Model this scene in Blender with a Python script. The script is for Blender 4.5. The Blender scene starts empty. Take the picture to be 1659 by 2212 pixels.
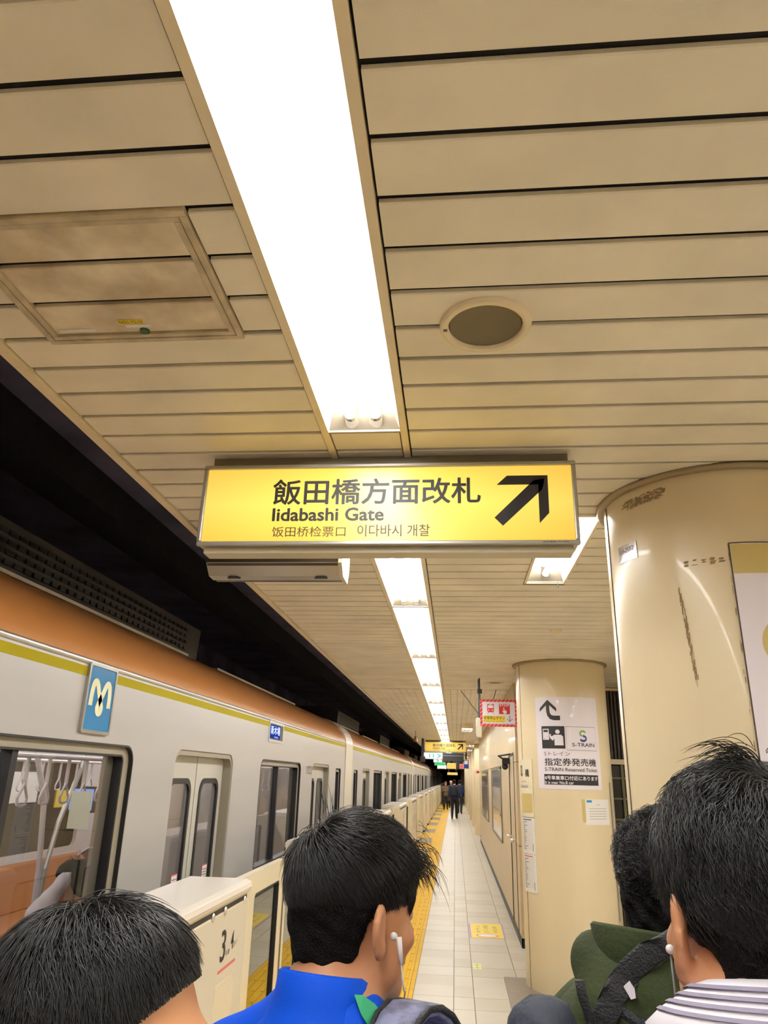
import bpy, bmesh, math, random
import numpy as np
from mathutils import Vector, Matrix
random.seed(7)
RNG = np.random.default_rng(7)
S = bpy.context.scene
COL = S.collection
R = math.radians

# ------------------------------------------------------------------ camera
CAM_H = 1.80
P_, Y_, R_ = 0.35024, -0.10166, 0.02691
def cam_axes():
    cy, sy, cp, sp = math.cos(Y_), math.sin(Y_), math.cos(P_), math.sin(P_)
    f = np.array([sy*cp, cy*cp, sp]); ri = np.array([cy, -sy, 0.0]); u = np.cross(ri, f)
    cr, sr = math.cos(R_), math.sin(R_)
    return cr*ri + sr*u, -sr*ri + cr*u, f
ri, up, fw = cam_axes()
cam = bpy.data.cameras.new('camera')
cam.sensor_fit = 'VERTICAL'; cam.sensor_height = 24.0; cam.lens = 24.0*1562.2/2212
cam.clip_start = 0.05; cam.clip_end = 400
co = bpy.data.objects.new('camera', cam); COL.objects.link(co)
M = Matrix.Identity(4)
for i in range(3):
    M[i][0] = ri[i]; M[i][1] = up[i]; M[i][2] = -fw[i]
M[2][3] = CAM_H
co.matrix_world = M
S.camera = co

# ------------------------------------------------------------------ world, exposure
w = bpy.data.worlds.new('world'); S.world = w; w.use_nodes = True
w.node_tree.nodes['Background'].inputs[0].default_value = (0.5, 0.55, 0.7, 1)
w.node_tree.nodes['Background'].inputs[1].default_value = 0.02
S.view_settings.view_transform = 'Standard'; S.view_settings.look = 'None'
S.view_settings.gamma = 1.0; S.view_settings.use_curve_mapping = False
S.view_settings.exposure = 0.60
TUBE_W = 34.0      # emission strength of the fluorescent tubes
try:
    S.cycles.use_denoising = True
    S.cycles.max_bounces = 12; S.cycles.diffuse_bounces = 7; S.cycles.glossy_bounces = 4
    S.cycles.transparent_max_bounces = 16; S.cycles.sample_clamp_indirect = 6.0
    S.cycles.caustics_reflective = False; S.cycles.caustics_refractive = False
except Exception:
    pass

# ------------------------------------------------------------------ materials
def srgb(r, g, b):
    def f(c):
        c /= 255.0
        return c/12.92 if c <= 0.04045 else ((c+0.055)/1.055)**2.4
    return (f(r), f(g), f(b), 1.0)
MATS = {}
def mat(name, col, rough=0.5, metal=0.0, noise=0.0, nscale=8.0, bump=0.0, bscale=200.0, spec=0.5, emit=0.0, ecol=None, coat=0.0, stretch=None, col2=None, sheen=0.0):
    m = bpy.data.materials.new(name); m.use_nodes = True
    nt = m.node_tree; b = nt.nodes['Principled BSDF']
    b.inputs['Base Color'].default_value = col
    b.inputs['Roughness'].default_value = rough; b.inputs['Metallic'].default_value = metal
    b.inputs['Specular IOR Level'].default_value = spec
    b.inputs['Coat Weight'].default_value = coat
    b.inputs['Sheen Weight'].default_value = sheen
    if emit > 0:
        b.inputs['Emission Color'].default_value = ecol or col
        b.inputs['Emission Strength'].default_value = emit
    if noise > 0 or bump > 0:
        tc = nt.nodes.new('ShaderNodeTexCoord'); mp = nt.nodes.new('ShaderNodeMapping')
        nt.links.new(tc.outputs['Object'], mp.inputs[0])
        if stretch: mp.inputs['Scale'].default_value = stretch
    if noise > 0:
        n = nt.nodes.new('ShaderNodeTexNoise'); n.inputs['Scale'].default_value = nscale; n.inputs['Detail'].default_value = 5
        nt.links.new(mp.outputs[0], n.inputs[0])
        r = nt.nodes.new('ShaderNodeValToRGB')
        c2 = col2 or tuple(c*(1-noise) for c in col[:3])+(1,)
        r.color_ramp.elements[0].position = 0.33; r.color_ramp.elements[0].color = c2
        r.color_ramp.elements[1].position = 0.66; r.color_ramp.elements[1].color = col
        nt.links.new(n.outputs[0], r.inputs[0]); nt.links.new(r.outputs[0], b.inputs['Base Color'])
    if bump > 0:
        n2 = nt.nodes.new('ShaderNodeTexNoise'); n2.inputs['Scale'].default_value = bscale
        nt.links.new(mp.outputs[0], n2.inputs[0])
        bp = nt.nodes.new('ShaderNodeBump'); bp.inputs['Strength'].default_value = bump; bp.inputs['Distance'].default_value = 0.01
        nt.links.new(n2.outputs[0], bp.inputs['Height']); nt.links.new(bp.outputs[0], b.inputs['Normal'])
    MATS[name] = m
    return m
def emis(name, col, st):
    m = bpy.data.materials.new(name); m.use_nodes = True; nt = m.node_tree
    nt.nodes.remove(nt.nodes['Principled BSDF'])
    e = nt.nodes.new('ShaderNodeEmission'); e.inputs[0].default_value = col; e.inputs[1].default_value = st
    nt.links.new(e.outputs[0], nt.nodes['Material Output'].inputs[0]); MATS[name] = m
    return m
def glass(name, tint=(0.86, 0.88, 0.84, 1), refl=1.0):
    m = bpy.data.materials.new(name); m.use_nodes = True; nt = m.node_tree
    nt.nodes.remove(nt.nodes['Principled BSDF'])
    t = nt.nodes.new('ShaderNodeBsdfTransparent'); t.inputs[0].default_value = tint
    g = nt.nodes.new('ShaderNodeBsdfGlossy'); g.inputs['Roughness'].default_value = 0.01
    lw = nt.nodes.new('ShaderNodeLayerWeight'); lw.inputs[0].default_value = .5
    pw = nt.nodes.new('ShaderNodeMath'); pw.operation = 'POWER'; pw.inputs[1].default_value = 4.0; nt.links.new(lw.outputs['Facing'], pw.inputs[0])
    mu = nt.nodes.new('ShaderNodeMath'); mu.operation = 'MULTIPLY_ADD'; mu.inputs[1].default_value = .9*refl; mu.inputs[2].default_value = .04*refl; mu.use_clamp = True
    nt.links.new(pw.outputs[0], mu.inputs[0])
    mx = nt.nodes.new('ShaderNodeMixShader')
    nt.links.new(mu.outputs[0], mx.inputs[0]); nt.links.new(t.outputs[0], mx.inputs[1]); nt.links.new(g.outputs[0], mx.inputs[2])
    nt.links.new(mx.outputs[0], nt.nodes['Material Output'].inputs[0]); MATS[name] = m
    return m

m_slat = mat('ceiling_slat', srgb(240, 232, 213), 0.42, noise=0.17, nscale=2.6, bump=0.05, bscale=300)
m_slatd = mat('ceiling_backing', srgb(12, 10, 12), 0.8)
m_trim = mat('ceiling_trim', srgb(232, 218, 188), 0.35, noise=0.08)
m_dirty = mat('hatch_panel', srgb(234, 222, 198), 0.5, noise=0.5, nscale=5.0, col2=srgb(176, 158, 130))
m_hframe = mat('hatch_frame', srgb(205, 190, 160), 0.35, metal=0.0, noise=0.35, nscale=14)
m_refl = mat('lamp_reflector', srgb(246, 246, 243), 0.35)
m_ring = mat('column_ring', srgb(150, 134, 104), .35, metal=.3)
m_lampend = mat('lamp_end_plate', srgb(150, 140, 124), 0.5, noise=0.15, nscale=20)
m_tube = emis('fluorescent_tube', (1.0, 0.98, 0.94, 1), TUBE_W)
m_col = mat('column_panel', srgb(222, 206, 172), 0.28, noise=0.1, nscale=2.2, stretch=(1, 1, 0.35), spec=0.5, coat=0.15)
m_stain = mat('old_tape_stain', srgb(150, 126, 88), 0.7, noise=0.4, nscale=30)
m_stone = mat('polished_wall_panel', srgb(206, 188, 156), 0.5, noise=0.12, nscale=3, coat=0.12, spec=.3, stretch=(1, 3, 0.4))
m_stoned = mat('wall_joint', srgb(70, 56, 44), 0.6)
m_end = mat('wall_end_panel', srgb(196, 172, 138), 0.3, noise=0.1)
m_tile = mat('floor_tile', srgb(190, 182, 166), 0.42, spec=.3, noise=0.07, nscale=2.5)
m_tile2 = mat('floor_tile_b', srgb(185, 176, 158), 0.44, spec=.3, noise=0.07, nscale=2.5)
m_grout = mat('grout', srgb(96, 84, 70), 0.8)
m_tact = mat('tactile_yellow', srgb(212, 168, 14), 0.55, spec=.12, noise=0.1, nscale=6)
m_gray = mat('gray_stone', srgb(128, 118, 106), 0.3, noise=0.2, nscale=20)
m_body = mat('train_body', srgb(190, 188, 188), 0.33, metal=0.25, noise=0.05, nscale=1.5, stretch=(1, 0.3, 4))
m_door = mat('train_door', srgb(200, 198, 190), 0.35, metal=0.2)
m_brown = mat('train_brown', srgb(206, 140, 78), 0.3, coat=0.5, noise=0.06, nscale=3)
m_yel = mat('train_yellow', srgb(170, 156, 14), 0.6, metal=0.0, spec=0.1)
m_reveal = mat('window_reveal', srgb(150, 142, 126), 0.4)
m_black = mat('black_rubber', srgb(20, 18, 20), 0.45)
m_dark = mat('dark_metal', srgb(46, 42, 42), 0.5)
m_glass = glass('window_glass', (0.88, 0.88, 0.88, 1), 1.2)
m_gateg = glass('gate_glass', (0.7, 0.72, 0.66, 1), 1.6)
m_cream = mat('gangway_cream', srgb(214, 206, 190), 0.4)
m_roof = mat('train_roof', srgb(60, 54, 52), 0.6)
m_ac = mat('roof_unit', srgb(44, 42, 44), 0.55)
m_silver = mat('silver', srgb(240, 238, 234), 0.36, metal=0.85)
m_in = mat('train_interior', srgb(214, 208, 206), 0.5)
m_ind = mat('train_interior_panel', srgb(178, 168, 168), 0.5)
m_seat = mat('seat_orange', srgb(196, 128, 74), 0.8, bump=0.1)
m_infloor = mat('train_floor', srgb(120, 112, 108), 0.5)
m_inlamp = emis('train_lamp', (1.0, 0.98, 0.97, 1), 7.0)
m_paper = mat('white_paper', srgb(228, 226, 222), 0.6)
m_paperg = mat('pale_green_card', srgb(224, 232, 208), 0.6)
m_strap = mat('strap_plastic', srgb(206, 200, 204), 0.4)
m_gate = mat('gate_cream', srgb(226, 216, 188), 0.25, noise=0.04, nscale=2, coat=0.2)
m_gatew = mat('gate_top', srgb(224, 216, 206), 0.3, coat=0.2)
m_gatepanel = mat('gate_panel', srgb(214, 206, 188), 0.28)
m_ink = mat('black_ink', srgb(26, 22, 24), 0.5)
m_inkg = mat('gray_ink', srgb(90, 84, 84), 0.5)
m_red = mat('sign_red', srgb(196, 40, 50), 0.45)
m_blue = mat('sign_blue', srgb(34, 52, 130), 0.45)
m_white = mat('white_board', srgb(226, 220, 230), 0.35, coat=0.2)
m_gold = mat('tan_board', srgb(196, 176, 112), 0.45)
m_lred = mat('line_red', srgb(205, 100, 92), 0.5)
m_green = mat('logo_green', srgb(110, 160, 40), 0.5)
m_cyan = mat('emblem_blue', srgb(20, 128, 190), 0.2, coat=0.5)
m_signface = None
m_alu = mat('aluminium_frame', srgb(168, 166, 160), 0.3, metal=0.6)
m_signbox = mat('sign_box', srgb(196, 186, 160), 0.4)
m_bracket = mat('sign_bracket', srgb(120, 112, 98), 0.5)
m_hang = mat('display_housing', srgb(62, 52, 42), 0.35, metal=0.4)
m_hangl = mat('display_lip', srgb(176, 168, 156), 0.35, metal=0.5)
m_spk = mat('speaker_grille', srgb(128, 116, 92), 0.6, bump=0.6, bscale=900)
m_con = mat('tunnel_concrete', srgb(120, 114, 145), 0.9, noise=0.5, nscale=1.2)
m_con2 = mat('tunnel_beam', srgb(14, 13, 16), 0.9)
m_rib = mat('dark_rib', srgb(66, 54, 42), 0.5)
m_rib2 = mat('dark_rib_gap', srgb(22, 18, 16), 0.7)
m_darkglass = mat('dark_pane', srgb(18, 20, 24), 0.15)
m_olive = mat('olive_bar', srgb(98, 96, 64), 0.5)
m_signyel = mat('sticker_yellow', srgb(230, 205, 60), 0.5)
m_purple = mat('sticker_violet', srgb(150, 130, 190), 0.5)
m_pink = mat('sticker_pink', srgb(214, 90, 110), 0.5)
m_lime = mat('sticker_lime', srgb(206, 214, 130), 0.5)
m_orange = mat('sticker_orange', srgb(232, 160, 40), 0.5)
m_lcd = emis('lcd_blue', srgb(50, 70, 180), 0.5)
m_lcdt = emis('lcd_text', srgb(190, 210, 255), 1.1)
m_scr = emis('screen_blue', srgb(120, 160, 240), 1.0)

# ------------------------------------------------------------------ mesh helpers
class MB:
    def __init__(s): s.v = []; s.f = []
    def add(s, vs, fs):
        n = len(s.v); s.v += [tuple(v) for v in vs]; s.f += [tuple(i+n for i in f) for f in fs]; return s
    def box(s, x0, x1, y0, y1, z0, z1):
        v = [(x, y, z) for z in (z0, z1) for y in (y0, y1) for x in (x0, x1)]
        return s.add(v, [(0, 2, 3, 1), (4, 5, 7, 6), (0, 1, 5, 4), (2, 6, 7, 3), (0, 4, 6, 2), (1, 3, 7, 5)])
    def quad(s, *p): return s.add(p, [tuple(range(len(p)))])
    def prism(s, prof, a, b, axis='y'):
        """profile of (u, v) swept along an axis; y: (x, z); x: (y, z); z: (x, y)"""
        def P(u, v, t):
            return {'y': (u, t, v), 'x': (t, u, v), 'z': (u, v, t)}[axis]
        n = len(prof)
        vs = [P(u, v, a) for u, v in prof] + [P(u, v, b) for u, v in prof]
        fs = [tuple(range(n))[::-1], tuple(range(n, 2*n))] + [(i, (i+1) % n, n+(i+1) % n, n+i) for i in range(n)]
        return s.add(vs, fs)
    def sheet(s, prof, a, b):
        """open profile of (x, z) swept along y"""
        n = len(prof)
        vs = [(u, a, v) for u, v in prof] + [(u, b, v) for u, v in prof]
        return s.add(vs, [(i, i+1, n+i+1, n+i) for i in range(n-1)])
    def tube(s, pts, r, n=8, cap=True):
        pts = [Vector(p) for p in pts]; rs = r if hasattr(r, '__len__') else [r]*len(pts)
        base = len(s.v); prev = None
        for i, p in enumerate(pts):
            d = (pts[min(i+1, len(pts)-1)] - pts[max(i-1, 0)])
            d = d.normalized() if d.length > 1e-9 else Vector((0, 0, 1))
            if prev is None:
                a = d.orthogonal().normalized()
            else:
                a = (prev - d*prev.dot(d)); a = a.normalized() if a.length > 1e-6 else d.orthogonal().normalized()
            prev = a; b = d.cross(a)
            for k in range(n):
                t = 2*math.pi*k/n
                q = p + (a*math.cos(t)+b*math.sin(t))*rs[i]; s.v.append(tuple(q))
        for i in range(len(pts)-1):
            for k in range(n):
                A = base+i*n+k; B = base+i*n+(k+1) % n
                s.f.append((A, B, B+n, A+n))
        if cap:
            s.f.append(tuple(base+k for k in range(n))[::-1]); e = base+(len(pts)-1)*n
            s.f.append(tuple(e+k for k in range(n)))
        return s
    def lathe(s, prof, c, axis='z', n=32, a0=0, a1=360):
        """profile of (r, t) turned round an axis through c"""
        full = abs(a1-a0) >= 360; m = n if full else n+1; base = len(s.v); k_ = len(prof)
        for i in range(m):
            t = R(a0+(a1-a0)*i/n); cc, ss = math.cos(t), math.sin(t)
            for r, h in prof:
                if axis == 'z': s.v.append((c[0]+r*cc, c[1]+r*ss, c[2]+h))
                elif axis == 'x': s.v.append((c[0]+h, c[1]+r*cc, c[2]+r*ss))
                else: s.v.append((c[0]+r*cc, c[1]+h, c[2]+r*ss))
        for i in range(n):
            A = base+i*k_; B = base+((i+1) % m)*k_
            for j in range(k_-1): s.f.append((A+j, B+j, B+j+1, A+j+1))
        return s
    def ball(s, c, r, n=10):
        rr = r if hasattr(r, '__len__') else (r, r, r)
        base = len(s.v)
        for i in range(n+1):
            t = math.pi*i/n
            for k in range(2*n):
                a = math.pi*k/n
                s.v.append((c[0]+rr[0]*math.sin(t)*math.cos(a), c[1]+rr[1]*math.sin(t)*math.sin(a), c[2]+rr[2]*math.cos(t)))
        for i in range(n):
            for k in range(2*n):
                A = base+i*2*n+k; B = base+i*2*n+(k+1) % (2*n)
                s.f.append((A, A+2*n, B+2*n, B))
        return s

WLOC = {}
def put(o, parent=None, loc=(0, 0, 0)):
    COL.objects.link(o)
    if parent is not None:
        o.parent = parent; pl = WLOC[parent.name]
        o.location = (loc[0]-pl[0], loc[1]-pl[1], loc[2]-pl[2])
    else: o.location = loc
    WLOC[o.name] = tuple(loc)
    return o
def tag(o, label=None, cat=None, group=None, kind=None):
    if label: o['label'] = label
    if cat: o['category'] = cat
    if group: o['group'] = group
    if kind: o['kind'] = kind
    return o
def thing(name, label, cat, loc, group=None, kind=None):
    o = bpy.data.objects.new(name, None); o.empty_display_size = 0.1
    put(o, None, loc); return tag(o, label, cat, group, kind)
def obj(name, mb, m, parent=None, loc=None, bevel=0, smooth=False, label=None, cat=None, group=None, kind=None, seg=2, norm=True):
    if loc is None:
        if parent is not None: loc = WLOC[parent.name]
        else:
            a = np.array(mb.v); loc = (float((a[:, 0].min()+a[:, 0].max())/2), float((a[:, 1].min()+a[:, 1].max())/2), float(a[:, 2].min()))
    me = bpy.data.meshes.new(name)
    me.from_pydata([(x-loc[0], y-loc[1], z-loc[2]) for x, y, z in mb.v], [], mb.f)
    if norm:
        bm = bmesh.new(); bm.from_mesh(me); bmesh.ops.recalc_face_normals(bm, faces=bm.faces); bm.to_mesh(me); bm.free()
    me.materials.append(m)
    if smooth: me.polygons.foreach_set('use_smooth', [True]*len(me.polygons))
    o = bpy.data.objects.new(name, me); put(o, parent, loc)
    if bevel:
        b = o.modifiers.new('b', 'BEVEL'); b.width = bevel; b.segments = seg; b.limit_method = 'ANGLE'; b.angle_limit = R(35)
    return tag(o, label, cat, group, kind)
def empty_part(name, parent, loc=None):
    o = bpy.data.objects.new(name, None); o.empty_display_size = .05
    put(o, parent, loc or WLOC[parent.name]); return o
def kids(o): return [c for c in CH.get(o.name, [])]
CH = {}
def index_children():
    CH.clear()
    for o in bpy.data.objects:
        if o.parent: CH.setdefault(o.parent.name, []).append(o)
def copy_tree(o, off=(0, 0, 0), parent=None, label=None, group=None):
    c = o.copy(); COL.objects.link(c)
    if parent is None:
        wl = WLOC[o.name]; c.location = (o.location[0]+off[0], o.location[1]+off[1], o.location[2]+off[2])
    else: c.parent = parent
    wl = WLOC[o.name]; WLOC[c.name] = (wl[0]+off[0], wl[1]+off[1], wl[2]+off[2])
    for ch in CH.get(o.name, []): copy_tree(ch, off, c)
    if label: c['label'] = label
    if group: c['group'] = group
    return c

# text: returns (verts Nx2, faces)
_tc = {}
def glyphs(s, bold=0.0, sx=1.0):
    key = (s, bold)
    if key not in _tc:
        c = bpy.data.curves.new('t', 'FONT'); c.body = s; c.size = 1.0; c.offset = bold; c.resolution_u = 3
        o = bpy.data.objects.new('t', c); COL.objects.link(o)
        dg = bpy.context.evaluated_depsgraph_get(); ev = o.evaluated_get(dg); me = ev.to_mesh()
        v = np.array([tuple(q.co)[:2] for q in me.vertices]); f = [tuple(p.vertices) for p in me.polygons]
        ev.to_mesh_clear(); bpy.data.objects.remove(o); bpy.data.curves.remove(c)
        _tc[key] = (v, f)
    return _tc[key]
CUT = []            # cuts along u, set while laying decals on the columns
def lay(mb, verts, faces, place):
    if CUT:
        bm = bmesh.new(); vs = [bm.verts.new((u, v, 0)) for u, v in verts]
        for f in faces:
            try: bm.faces.new([vs[i] for i in f])
            except ValueError: pass
        bmesh.ops.triangulate(bm, faces=bm.faces[:])
        us = [u for u, v in verts]; lo, hi = min(us), max(us)
        for c in CUT:
            if lo < c < hi: bmesh.ops.bisect_plane(bm, geom=bm.verts[:]+bm.edges[:]+bm.faces[:], plane_co=(c, 0, 0), plane_no=(1, 0, 0), dist=1e-7)
        bm.verts.index_update()
        mb.add([place(v.co.x, v.co.y) for v in bm.verts], [tuple(v.index for v in f.verts) for f in bm.faces]); bm.free()
    else: mb.add([place(u, v) for u, v in verts], faces)
def text(name, s, box, place, m, parent, bold=0.0, label=None, keep=False):
    """box = (u0, u1, v0, v1) in the surface's own coordinates; place(u, v) -> world point; bold = stroke growth per em"""
    v, f = glyphs(s, 0.0)
    lo = v.min(0); hi = v.max(0); u0, u1, v0, v1 = box
    mb = MB(); sh = [(0, 0)] if bold <= 0 else [(bold*math.cos(k*math.pi/4), bold*math.sin(k*math.pi/4)) for k in range(8)]
    L = lo-max(bold, 0); Hh_ = hi+max(bold, 0)
    for i_, (du, dv) in enumerate(sh):
        q = (v+np.array((du, dv))-L)/(Hh_-L); n0 = len(mb.v)
        lay(mb, [(u0+(u1-u0)*a, v0+(v1-v0)*b) for a, b in q], f, place)
        if i_:      # each copy a hair nearer the reader, so that no two sheets coincide
            p0, pu, pv = [np.array(place(*c)) for c in (((u0+u1)/2, (v0+v1)/2), ((u0+u1)/2+(u1-u0)*.01, (v0+v1)/2), ((u0+u1)/2, (v0+v1)/2+(v1-v0)*.01))]
            nn = np.cross(pu-p0, pv-p0); nn /= np.linalg.norm(nn)+1e-12
            if nn@(np.array((0, 0, CAM_H))-p0) < 0: nn = -nn
            nn = nn*6e-5*i_; mb.v[n0:] = [(x+nn[0], y+nn[1], z+nn[2]) for x, y, z in mb.v[n0:]]
    return obj(name, mb, m, parent, label=label, norm=False)
def poly2(name, polys, place, m, parent, label=None):
    """flat polygons [(u, v) ...] laid on a surface"""
    mb = MB()
    for p in polys: lay(mb, p, [tuple(range(len(p)))], place)
    return obj(name, mb, m, parent, label=label, norm=False)
def rect(u0, u1, v0, v1): return [(u0, v0), (u1, v0), (u1, v1), (u0, v1)]
def disc(cu, cv, r, n=20, ry=None): return [(cu+r*math.cos(2*math.pi*k/n), cv+(ry or r)*math.sin(2*math.pi*k/n)) for k in range(n)]
def thick(pts, w):
    """polyline -> quads of width w"""
    out = []; P = [Vector(p) for p in pts]; L = []; Rr = []
    for i, p in enumerate(P):
        d = (P[min(i+1, len(P)-1)]-P[max(i-1, 0)]).normalized(); n = Vector((-d.y, d.x))*w/2
        L.append(p+n); Rr.append(p-n)
    for i in range(len(P)-1): out.append([tuple(L[i]), tuple(Rr[i]), tuple(Rr[i+1]), tuple(L[i+1])])
    return out
# ================================================================== SETTING
CE = 2.962                      # ceiling
XE = -1.335                     # ceiling edge over the track
LX0, LX1 = -0.470, -0.161       # lamp channel
SP = 0.1578; S0 = 0.906         # slat pitch, first joint
GAP = 0.020
floor = obj('floor', MB().box(-1.70, 4.2, -9, 130, -0.25, -0.006), m_grout, kind='structure')
# floor tiles
TP = 0.362; TY0 = 6.716
cols = [(-0.385, -0.033), (-0.027, 0.145), (0.151, 0.572), (0.578, 0.80)]
def tile_mb(x0, x1, y0, y1, z=0.0): return MB().box(x0, x1, y0, y1, -0.01, z)
meshes = {}
for r in range(-5, 20):
    y0 = TY0+r*TP+0.0015; y1 = y0+TP-0.003
    for ci, (x0, x1) in enumerate(cols):
        if ci >= 2 and 7.12 < y0+.1 < 8.22:
            if ci == 3: continue
            x1 = 0.449
        o = obj('tile', tile_mb(x0, x1, y0, y1, 0.0005*((r*7+ci*3) % 3)), m_tile if (r+ci) % 3 else m_tile2, floor)
rest = MB()
for r in range(-40, 340):
    if -5 <= r < 20: 
        continue
    y0 = TY0+r*TP+0.0015; y1 = y0+TP-0.003
    for x0, x1 in cols: rest.box(x0, x1, y0, y1, -0.01, 0)
for r in range(-40, 8):
    y0 = TY0+r*TP+0.0015
    for k in range(9):
        x0 = 0.806+k*0.376
        if y0 < 9.5 and not (x0 < 1.6 and 7.1 < y0+.1 < 8.9): rest.box(x0, x0+0.370, y0, y0+TP-.003, -.01, 0)
obj('tile', rest, m_tile, floor, kind='stuff')
obj('tile', MB().box(0.452, 1.62, 7.128, 8.228, -.01, 0.001), m_gray, floor, label='grey stone slab around column foot')
# tactile strip: bars along the platform
TA0 = 7.253; TAP = 0.3445
def tact(y0):
    mb = MB().box(-0.735, -0.432, y0+.0015, y0+TAP-.0015, -.01, 0.001)
    for k in range(4):
        x = -0.70+k*0.075; mb.prism([(x-.018, .001), (x+.018, .001), (x+.012, .006), (x-.012, .006)], y0+.012, y0+TAP-.012)
    mb.box(-0.428, -0.390, y0+.0015, y0+TAP-.0015, -.01, 0.001)
    return mb
for r in range(-2, 17): obj('tactile_tile', tact(TA0+r*TAP), m_tact, floor)
far = MB()
for r in list(range(-45, -2))+list(range(17, 330)):
    y0 = TA0+r*TAP
    far.box(-0.735, -0.39, y0+.0015, y0+TAP-.0015, -.01, .001)
    if r < 60:
        for k in range(4):
            x = -0.70+k*0.075; far.box(x-.014, x+.014, y0+.012, y0+TAP-.012, .001, .006)
obj('tactile_tile', far, m_tact, floor, kind='stuff')
GP = 4.15                       # platform gate pitch
for k in range(-3, 28):
    a = 19.15+(k-4)*GP
    obj('edge_slab', MB().box(-1.12, -.74, a, a+1.95, -.01, 0), m_gray, floor)
    obj('edge_slab', MB().box(-1.12, -.74, a+1.955, a+GP-.005, -.01, 0), m_tact, floor, label='yellow slab before the gate opening')
# ceiling
ceil = obj('ceiling', MB().box(XE, LX0, -9, 130, CE+0.016, CE+0.2).box(LX1, .435, -9, 130, CE+0.016, CE+0.2).box(.692, 4.2, -9, 130, CE+0.016, CE+0.2).box(.435, .692, -9, 3.20, CE+.016, CE+.2).box(.435, .692, 4.47, 130, CE+.016, CE+.2).box(LX0, LX1, -9, 130, CE+.1, CE+.2).box(.435, .692, 3.2, 4.47, CE+.1, CE+.2), m_slatd, kind='structure')
def slat(x0, x1, y0, y1):
    c = 0.003
    return MB().prism([(y0+c, CE), (y1-c, CE), (y1, CE+c), (y1, CE+.014), (y0, CE+.014), (y0, CE+c)], x0, x1, 'x')
HX0, HX1, HY0, HY1 = -1.13, -0.611, 1.235, 1.69
for k in range(-3, 27):
    y0 = S0+k*SP+GAP/2; y1 = S0+(k+1)*SP-GAP/2; ym = (y0+y1)/2
    inh = HY0 < ym < HY1
    if inh:
        obj('ceiling_slat', slat(XE+.035, HX0-.03, y0, y1), m_slat, ceil); obj('ceiling_slat', slat(HX1+.03, LX0-.004, y0, y1), m_slat, ceil)
        
    else: obj('ceiling_slat', slat(XE+.035, LX0-.004, y0, y1), m_slat, ceil)
    if 3.2 < ym < 4.46:
        obj('ceiling_slat', slat(LX1+.006, .435, y0, y1), m_slat, ceil); obj('ceiling_slat', slat(.692, 2.6, y0, y1), m_slat, ceil)
    else: obj('ceiling_slat', slat(LX1+.006, 2.6, y0, y1), m_slat, ceil)
    if 2.3 < y0 < 2.7: obj('ceiling_slat', slat(LX0+.03, LX1-.03, y0, min(y1, 2.72)), m_slat, ceil)
mb = MB()
for k in list(range(-62, -3))+list(range(27, 60)):
    y0 = S0+k*SP+GAP/2; y1 = S0+(k+1)*SP-GAP/2
    s1 = slat(XE+.035, LX0-.004, y0, y1); mb.add(s1.v, s1.f)
    s2 = slat(LX1+.006, 4.2, y0, y1); mb.add(s2.v, s2.f)
obj('ceiling_slat', mb, m_slat, ceil, kind='stuff')
mb = MB()
for xa, xb in ((XE+.035, LX0-.002), (LX1+.002, 4.2)):
    n = round((xb-xa)/.1)
    for i in range(n):
        a = xa+(xb-xa)*i/n; mb.box(a+.002, a+(xb-xa)/n-.002, 10.39, 130, CE-.002, CE+.014)
obj('ceiling_slat', mb, m_slat, ceil, kind='stuff')
obj('trim_1', MB().box(XE-.004, XE+.03, -9, 130, CE-.012, CE+.07), m_trim, kind='structure')
obj('trim_2', MB().box(LX0, LX0+.025, -9, 62, CE-.006, CE+.02), m_trim, kind='structure')
obj('trim_3', MB().box(LX1-.025, LX1, -9, 62, CE-.006, CE+.02), m_trim, kind='structure')
# tunnel over and beside the track
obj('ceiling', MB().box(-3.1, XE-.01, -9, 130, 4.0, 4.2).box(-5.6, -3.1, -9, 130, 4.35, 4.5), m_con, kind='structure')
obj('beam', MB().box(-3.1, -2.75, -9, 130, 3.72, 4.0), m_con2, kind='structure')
obj('wall_left', MB().box(-5.8, -5.4, -9, 130, -1.6, 4.5), m_con, kind='structure')
obj('wall_front', MB().box(-5.8, 4.4, 130, 130.3, -1.6, 4.5), m_con, kind='structure')
obj('wall_back', MB().box(-5.8, 4.4, -9.3, -9, -1.6, 4.5), m_col, kind='structure')
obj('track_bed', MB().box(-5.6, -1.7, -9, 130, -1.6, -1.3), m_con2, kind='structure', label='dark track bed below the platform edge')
obj('bulkhead', MB().box(XE-.004, XE+.03, -9, 130, CE+.07, 4.0), m_slatd, kind='structure')
# right hand side
obj('wall_right', MB().box(4.2, 4.4, -9, 9.9, -.1, CE+.1), m_col, kind='structure')  # unseen cream wall, added to keep light bouncing back
WX = 0.745
wall = obj('wall_right', MB().box(WX+.012, 1.55, 9.57, 24.2, 0, CE+.02), m_stoned, kind='structure')
pz = [(0.10, 1.055), (1.063, 2.005), (2.013, CE)]
py = [9.56, 9.92, 10.78, 11.9, 13.1, 14.3, 15.5, 16.7, 17.9, 19.1, 20.3, 21.5, 22.7, 24.2]
for i in range(len(py)-1):
    for z0, z1 in pz:
        if i == 1: continue
        obj('wall_panel', MB().box(WX, WX+.02, py[i]+.003, py[i+1]-.003, z0, z1), m_stone, wall)
for z0, z1 in pz:
    obj('wall_panel', MB().box(WX, 1.5, 9.545, 9.57, z0, z1), m_end, wall)
obj('skirting', MB().box(WX-.004, WX+.012, 9.54, 24.2, 0, .095).box(WX-.004, 1.5, 9.54, 9.56, 0, .095), m_black, wall, label='black skirting at foot of wall')
obj('wall_panel', MB().box(WX, WX+.02, 9.93, 10.77, 2.12, CE), m_stone, wall)
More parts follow.
